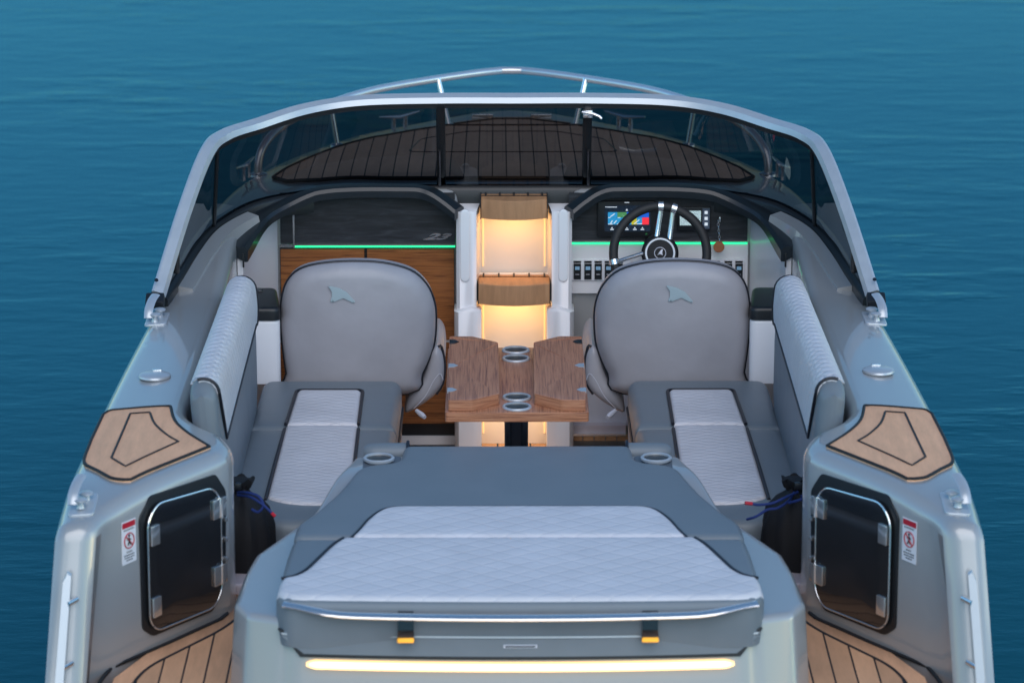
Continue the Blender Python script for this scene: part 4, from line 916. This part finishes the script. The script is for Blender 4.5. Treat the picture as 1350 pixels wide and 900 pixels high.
# ================================================================== SIDE LOUNGES
for s in (1, -1):
    side = 'starboard' if s > 0 else 'port'; sd_t = 'behind the helm seat' if s > 0 else 'behind the passenger seat'
    lg = thing('side_lounge', 'slate grey lounge with pale quilted seat and backrest facing, %s' % sd_t, 'lounge', (s * 0.63, 1.8, 0.0), 'lounges along the cockpit sides')
    # base moulding
    base = [(0.39, 2.55), (0.90, 2.55), (0.93, 1.05), (0.60, 0.86), (0.39, 1.20)]
    link('seat_base', pad_bm(round_poly([(s * a, c_) for a, c_ in base], 0.04), 0.33, 0.02, grid=1, bot=0.0), TAUPE, lg)
    zq = lambda x, y: 0.345
    pf_ = round_poly([(s * a, c_) for a, c_ in [(0.388, 2.55), (0.868, 2.55), (0.878, 1.945), (0.392, 1.945)]], 0.045, 5, rs=[.05, .05, .015, .015])
    link('forward_cushion', pad_bm(pf_, 0.105, 0.034, grid=0.05, zf=zq, crown=0.006, bot=-0.02), GREYV, lg)
    pa_ = round_poly([(s * a, c_) for a, c_ in [(0.392, 1.938), (0.878, 1.938), (0.900, 1.02), (0.70, 0.86), (0.50, 0.97), (0.40, 1.10)]], 0.045, 6, rs=[.015, .015, .06, .16, .10, .08])
    link('aft_cushion', pad_bm(pa_, 0.105, 0.034, grid=0.05, zf=zq, crown=0.006, bot=-0.06), GREYV, lg)
    w1 = [(0.522, 2.375), (0.738, 2.375), (0.752, 1.95), (0.520, 1.95)]; w2_ = [(0.520, 1.934), (0.754, 1.934), (0.768, 1.12), (0.70, 1.06), (0.60, 1.05), (0.515, 1.09)]
    W1 = round_poly([(s * a, c_) for a, c_ in w1], 0.02, 4, rs=[.025, .025, .004, .004]); W2_ = round_poly([(s * a, c_) for a, c_ in w2_], 0.02, 4, rs=[.004, .004, .02, .06, .06, .02])
    link('forward_panel', pad_bm(W1, 0.117, 0.014, grid=0.04, zf=zq, bot=0.06, crown=0.004, crown_w=.05), PALER, lg)
    link('aft_panel', pad_bm(W2_, 0.117, 0.014, grid=0.04, zf=zq, bot=0.06, crown=0.004, crown_w=.05), PALER, lg)
    q1 = round_poly([(s * 0.517, 1.955), (s * 0.517, 2.382), (s * 0.743, 2.382), (s * 0.757, 1.955)], 0.03, 5, rs=[0, .025, .025, 0])
    link('piping', tube([Vector((q.x, q.y, 0.345 + 0.112)) for q in densify(q1, .05, False)], 0.0055, 8), PIPE, lg)
    for a, c_ in (((0.516, 1.93), (0.511, 1.09)), ((0.758, 1.93), (0.773, 1.11))):
        link('piping', tube([(s * a[0], a[1], 0.345 + 0.086), (s * a[0], a[1] - .02, 0.345 + 0.108), (s * (a[0] + c_[0]) / 2, (a[1] + c_[1]) / 2, 0.345 + 0.112), (s * c_[0], c_[1], 0.345 + 0.110)], 0.0058, 8), PIPE, lg)
    link('side_piping', tube([(s * 0.387, 2.5, 0.36), (s * 0.389, 1.15, 0.36)], 0.006, 6), PIPE, lg)
    # leaning backrest on the coaming side
    
    def sec(t):   # t 0 aft .. 1 fwd ; returns bottom point, top point, thickness
        y = 0.80 + 1.44 * t
        zt = 0.905 + 0.0 * t - 0.035 * (1 - sst(t, 0, .04)) - 0.03 * sst(t, .95, 1.0)
        xt = 0.938 - 0.028 * t
        xb = 0.902 + 0.002 * t; zb = 0.40
        return y, xb, zb, xt, zt
    rings = []
    ts = [0, 0.008, 0.02, 0.04] + list(np.linspace(0.08, 0.92, 16)) + [0.96, 0.98, 0.992, 1.0]
    for t in ts:
        y, xb, zb, xt, zt = sec(t); e = min(1.0, (min(t, 1 - t) / 0.035)); e = math.sqrt(max(0.0, 1 - (1 - e) ** 2)) * 0.75 + 0.25
        th = 0.082 * e; d = Vector((xt - xb, 0, zt - zb)).normalized(); o = Vector((-d.z, 0, d.x))   # o -> inboard
        ctr = (Vector((xb, y, zb)), Vector((xt, y, zt)))
        r_ = th / 2; ring_ = []
        top = ctr[1] - d * r_; b0 = ctr[0] + d * 0.01
        mid_o = -o * r_
        ring_.append(b0 + o * r_ * 0.9); ring_.append(b0.lerp(top, .25) + o * r_ * 1.05); ring_.append(b0.lerp(top, .6) + o * r_ * 1.08)
        for a in np.linspace(0, math.pi, 9): ring_.append(top + o * r_ * math.cos(a) + d * r_ * math.sin(a))
        ring_.append(b0.lerp(top, .5) + mid_o); ring_.append(b0 + mid_o)
        rings.append([Vector((s * q.x, q.y, q.z)) for q in ring_])
    bk = link('backrest', loft(rings), GREYV, lg)
    # pale facing: from over the top down to a slanted lower edge
    rings = []; edge = []; t0, t1 = 0.035, 0.975
    for t in [t0, .05, .065, .08, .10] + list(np.linspace(0.13, t1, 24)):
        y, xb, zb, xt, zt = sec(t); d = Vector((xt - xb, 0, zt - zb)).normalized(); o = Vector((-d.z, 0, d.x)); r_ = 0.041 + 0.006
        top = Vector((xt, y, zt)) - d * 0.041; L = (top - Vector((xb, y, zb))).length
        # lower edge height as a fraction (aft corner comes to a point low down)
        if t < 0.10: k = 1.0 - 0.36 * (t - t0) / (0.10 - t0)
        else: k = 0.64 + 0.10 * (t - 0.10) / (t1 - 0.10)
        low = Vector((xb, y, zb)).lerp(top, k)
        bulge = lambda f: 1 + 0.08 * math.sin(math.pi * f)
        ring_ = [low + o * (0.040)] + [low.lerp(top, f) + o * r_ * bulge(f) for f in (0.03, 0.25, 0.5, 0.75)]
        a1 = math.pi * 0.86 if t > 0.06 else math.pi * 0.6
        for a in np.linspace(0, a1, 10): ring_.append(top + o * r_ * math.cos(a) + d * r_ * math.sin(a))
        ring_.append(top + o * r_ * math.cos(a1) * 0.8 + d * r_ * math.sin(a1) * .8)
        rings.append([Vector((s * q.x, q.y, q.z)) for q in ring_]); edge.append(Vector((s * (low + o * r_).x, (low + o * r_).y, (low + o * r_).z)))
    link('quilted_facing', loft(rings), PALEB, bk)
    link('piping', tube(edge, 0.005, 8), PIPE, bk)
    link('piping', tube([q for q in rings[0][4:-1]], 0.005, 8), PIPE, bk); link('piping', tube([q for q in rings[-1][1:-1]], 0.005, 8), PIPE, bk)

# ================================================================== HELM AND PASSENGER SEATS
def back_outline(ctr):
    pts = [(821, 520), (802, 495), (788, 462), (784.4, 430), (786.5, 403), (797, 378), (818, 358.5), (854, 347), (896, 344), (935, 347), (963.6, 355.5), (980, 372), (987.3, 396), (988.5, 429), (985.5, 462), (981, 493), (976, 520)]
    return pts
for s in (1, -1):
    nm = 'helm_seat' if s > 0 else 'passenger_seat'
    lab = 'rounded taupe bucket seat with fin emblem facing the steering wheel' if s > 0 else 'rounded taupe bucket seat with fin emblem facing the walnut cabinet'
    hs = thing(nm, lab, 'seat', (s * 0.585, 2.85, 0.0), 'bucket seats at the dash')
    yb = 2.62; Q = []
    for (px, py) in back_outline(0):
        v = WY(px, py, yb); Q.append((s * v.x if s > 0 else s * v.x, v.z))
    if s < 0: Q = [(q[0] + 0.003, q[1]) for q in Q]
    Q = smooth_poly([Vector(q) for q in Q], 4, True)
    zc_, xc_ = 0.62, s * 0.585
    def BT(U, V, W2, xc_=xc_): # wraps forward at the edges, leans back a little
        k = (U - xc_) / 0.27; return Vector((U, yb + 0.06 * (V - 0.4) * 0 + 0.045 * k * k - 0.10 * (0.85 - V) * 0 - W2, V))
    body = link('backrest_shell', pad_bm(Q, 0.055, 0.05, grid=0.03, bot=-0.05, T=BT, crown=0.012, crown_w=.12, step=0.02), TAUPE, hs)
    Ai, Bi = poly_arrays(Q)
    link('piping', tube([BT(q.x, q.y, 0.004) for q in Q], 0.0056, 8, True), PIPE, body)
    link('backrest_cushion', pad_bm([Vector((xc_, zc_)) + (q - Vector((xc_, zc_))) * 0.97 for q in Q], 0.05, 0.045, grid=0.03, bot=-0.01, T=lambda U, V, W2: BT(U, V, -W2 - 0.05), step=0.02), PALER, hs)
    # fin emblem printed on the rear of the shell
    ez = [(878.5, 375.8), (884, 376.5), (893, 378.5), (903, 384), (909, 391), (913.5, 396.5), (911, 398), (906, 395.3), (898, 391.5), (884, 397), (880.5, 396), (883, 390), (883, 383)]
    E = []
    for (px, py) in ez:
        v = WY(px - (6 if False else 0), py, yb - 0.055); E.append(Vector((v.x - 0.585 + xc_ + (0.012 if s < 0 else 0), v.z)))
    def ET(U, V, W2):
        q = BT(U, V, 0); return Vector((q.x, q.y - 0.0665 - W2, q.z))
    link('fin_emblem', pad_bm(E, 0.0015, 0.0005, grid=0.01, bot=-0.004, T=ET, step=0.008), EMB, body)
    # inboard hip bolster
    wq = [(779, 458), (784, 457), (791, 466), (800, 498), (818, 520), (824, 545), (806, 538), (786, 524), (774, 508), (771, 488), (773, 468)]
    HW = [Vector((s * WY(px, py, 2.66).x, WY(px, py, 2.66).z)) for px, py in wq]; HW = smooth_poly(HW, 3, True)
    def HT(U, V, W2): return Vector((U, 2.70 - W2 + 0.0, V))
    link('hip_bolster', pad_bm(HW, 0.045, 0.03, grid=0.03, bot=-0.36, T=HT, step=0.015), TAUPE, hs)
    hf = smooth_poly([Vector((s * WY(px, py, 2.66).x, WY(px, py, 2.66).z)) for px, py in [(801, 520), (797, 500), (779, 458), (773, 468), (771, 488), (774, 508), (782, 521)]][1:], 4, False)
    link('piping', tube([HT(q.x, q.y, 0.022) for q in hf], 0.005, 8), PIPE, hs)
    ln = smooth_poly([Vector((s * WY(px, py, 2.66).x, WY(px, py, 2.66).z)) for px, py in [(773, 500), (777, 492), (785, 500), (797, 522), (812, 538)]], 4, False)
    link('stitch_line', tube([HT(q.x, q.y, 0.0445) for q in ln], 0.0012, 5), PAL, hs)
    # outboard hip bolster, seat cushion, pedestal
    link('seat_cushion', pad_bm(round_poly([(s * 0.38, 2.68), (s * 0.80, 2.68), (s * 0.80, 3.08), (s * 0.38, 3.08)], 0.06), 0.50, 0.04, grid=0.05, bot=0.36), TAUPE, hs)
    link('pedestal', lathe([(0, 0), (0.14, 0), (0.13, 0.02), (0.05, 0.05), (0.045, 0.36), (0, 0.36)], (s * 0.58, 2.86, 0.0), (0, 0, 1), 24), CHROME, hs)
    lv = WY(822 - 5, 540, 2.64); a = Vector((s * 0.455, 2.62, 0.355)); 
    p0 = WY(549 if s < 0 else 811, 541, 2.60); p1 = WY(560 if s < 0 else 801, 550, 2.56)
    link('recline_lever', tube([p0, p0.lerp(p1, .6), p1], lambda t: 0.007 + 0.003 * math.sin(math.pi * t), 8), PAL, hs)

# ================================================================== TABLE
tb = thing('folding_table', 'teak folding table with two closed leaves and four steel cup rings between the seats', 'table', (0, 1.62, 0))
bz = 0.70
bp = [(-0.222, 1.225), (0.222, 1.225), (0.222, 2.02), (-0.222, 2.02)]
link('table_base', pad_bm(round_poly(bp, 0.012), bz, 0.003, grid=1, bot=bz - 0.030), TABLEW, tb, ang=12)
for s in (1, -1):
    L = [(0.218, 2.03), (0.142, 2.03), (0.058, 1.95), (0.054, 1.315), (0.138, 1.24), (0.213, 1.24)]
    lf = link('table_leaf', pad_bm(round_poly([(s * a, c_) for a, c_ in L], 0.008), bz + 0.036, 0.003, grid=1, bot=bz + 0.001), TABLEW, tb, ang=12)
    for y in (1.36, 1.655, 1.96):
        hh = [(s * 0.2165, y - .024), (s * 0.2165, y + .024), (s * 0.200, y + .022), (s * 0.186, y), (s * 0.200, y - .022)]
        link('leaf_hinge', pad_bm(hh, bz + 0.0375, 0.001, grid=1, bot=bz + 0.03), (BRUSH if y < 1.9 else DSTEEL), lf)
for py in (462.5, 473.6, 524.6, 537.2):
    v = WZ(681.5, py, bz); c = Vector((0.0, v.y, bz))
    ch = link('cup_ring', lathe([(0.034, 0), (0.046, 0), (0.046, 0.003), (0.043, 0.0065), (0.037, 0.006), (0.036, -0.028), (0, -0.029), (0, -0.03), (0.034, -0.03)], c + Vector((0, 0, 0.0005)), (0, 0, 1), 40), BRUSH, tb)
    link('cup_well', lathe([(0, 0), (0.0372, 0), (0.0372, 0.0012), (0, 0.0012)], c + Vector((0, 0, 0.0012)), (0, 0, 1), 30), mat('well_metal', (0.07, 0.055, 0.045), 0.35, metal=0.5), ch)
pc = []
for z in (0.0, bz - 0.03):
    pc.append([Vector((0.038 * math.copysign(abs(math.cos(a)) ** .6, math.cos(a)), 1.62 + 0.05 * math.sin(a), z)) for a in [2 * math.pi * k / 32 for k in range(32)]])
link('table_column', loft(pc), DSTEEL, tb)
link('column_foot', lathe([(0, 0), (0.12, 0), (0.11, 0.012), (0.05, 0.02), (0, 0.02)], (0, 1.62, 0.001), (0, 0, 1), 32), CHROME, tb)

# ================================================================== BAGS behind the quarters
for s in (1, -1):
    side = 'starboard' if s > 0 else 'port'
    link('cockpit_locker_ledge', pad_bm(round_poly([(s * 0.70, 0.62), (s * 0.95, 0.62), (s * 0.95, 1.0), (s * 0.70, 1.0)], 0.02), 0.345, 0.01, grid=1, bot=0.0), LILAC, boat)
    bg_ = thing('drawstring_bag', ('black drawstring bag with loose blue and red cord beside the starboard locker' if s > 0 else 'black drawstring bag with a looped blue cord beside the port locker'), 'bag', (s * 0.82, 0.78, 0.345), 'drawstring bags behind the lockers')
    random.seed(8 + s); rings = []; cx_, cy_ = s * 0.825, 0.79
    for z, r_ in ((0.346, 0.072), (0.352, 0.085), (0.40, 0.095), (0.47, 0.093), (0.525, 0.080), (0.555, 0.055), (0.572, 0.028), (0.585, 0.020), (0.60, 0.034), (0.618, 0.040)):
        m_ = 36; ph = random.random() * 6
        rings.append([Vector((cx_ + r_ * math.cos(a) * (1 + 0.07 * math.sin(9 * a + ph * .3) + 0.03 * math.sin(4 * a + 1)), cy_ + r_ * .9 * math.sin(a) * (1 + 0.07 * math.sin(9 * a + ph * .3)), z + 0.006 * math.sin(5 * a))) for a in [2 * math.pi * k / m_ for k in range(m_)]])
    link('bag_body', loft(rings), BAGM, bg_)
    if s > 0: cds = [[(0.82, .75, .585), (0.80, .70, .575), (0.765, .66, .565), (0.735, .66, .56), (0.70, .64, .545), (0.675, .66, .53)], [(0.83, .74, .59), (0.79, .68, .592), (0.75, .66, .58), (0.71, .66, .575), (0.69, .66, .578)], [(0.84, .73, .58), (0.86, .68, .60), (0.83, .66, .59), (0.80, .68, .575)]]
    else: cds = [[(-.83, .74, .59), (-.80, .69, .605), (-.765, .67, .60), (-.75, .66, .575), (-.765, .66, .555), (-.785, .67, .56)], [(-.83, .73, .585), (-.79, .68, .595), (-.755, .66, .58), (-.725, .65, .555)]]
    for j, c_ in enumerate(cds): link('cord', tube(smooth_poly([Vector(q) for q in c_], 6, False), 0.0042, 7), CORD, bg_)
    e = Vector(cds[1][-1]); link('cord_tip', tube([e, e + Vector((-0.022 if s > 0 else 0.01, -0.004, 0.004 if s > 0 else -0.01))], 0.0055, 7), RED, bg_)
    link('cord_stopper', box((s * 0.835, 0.755, 0.605), (0.03, 0.02, 0.022), 0.006), BLACK, bg_)
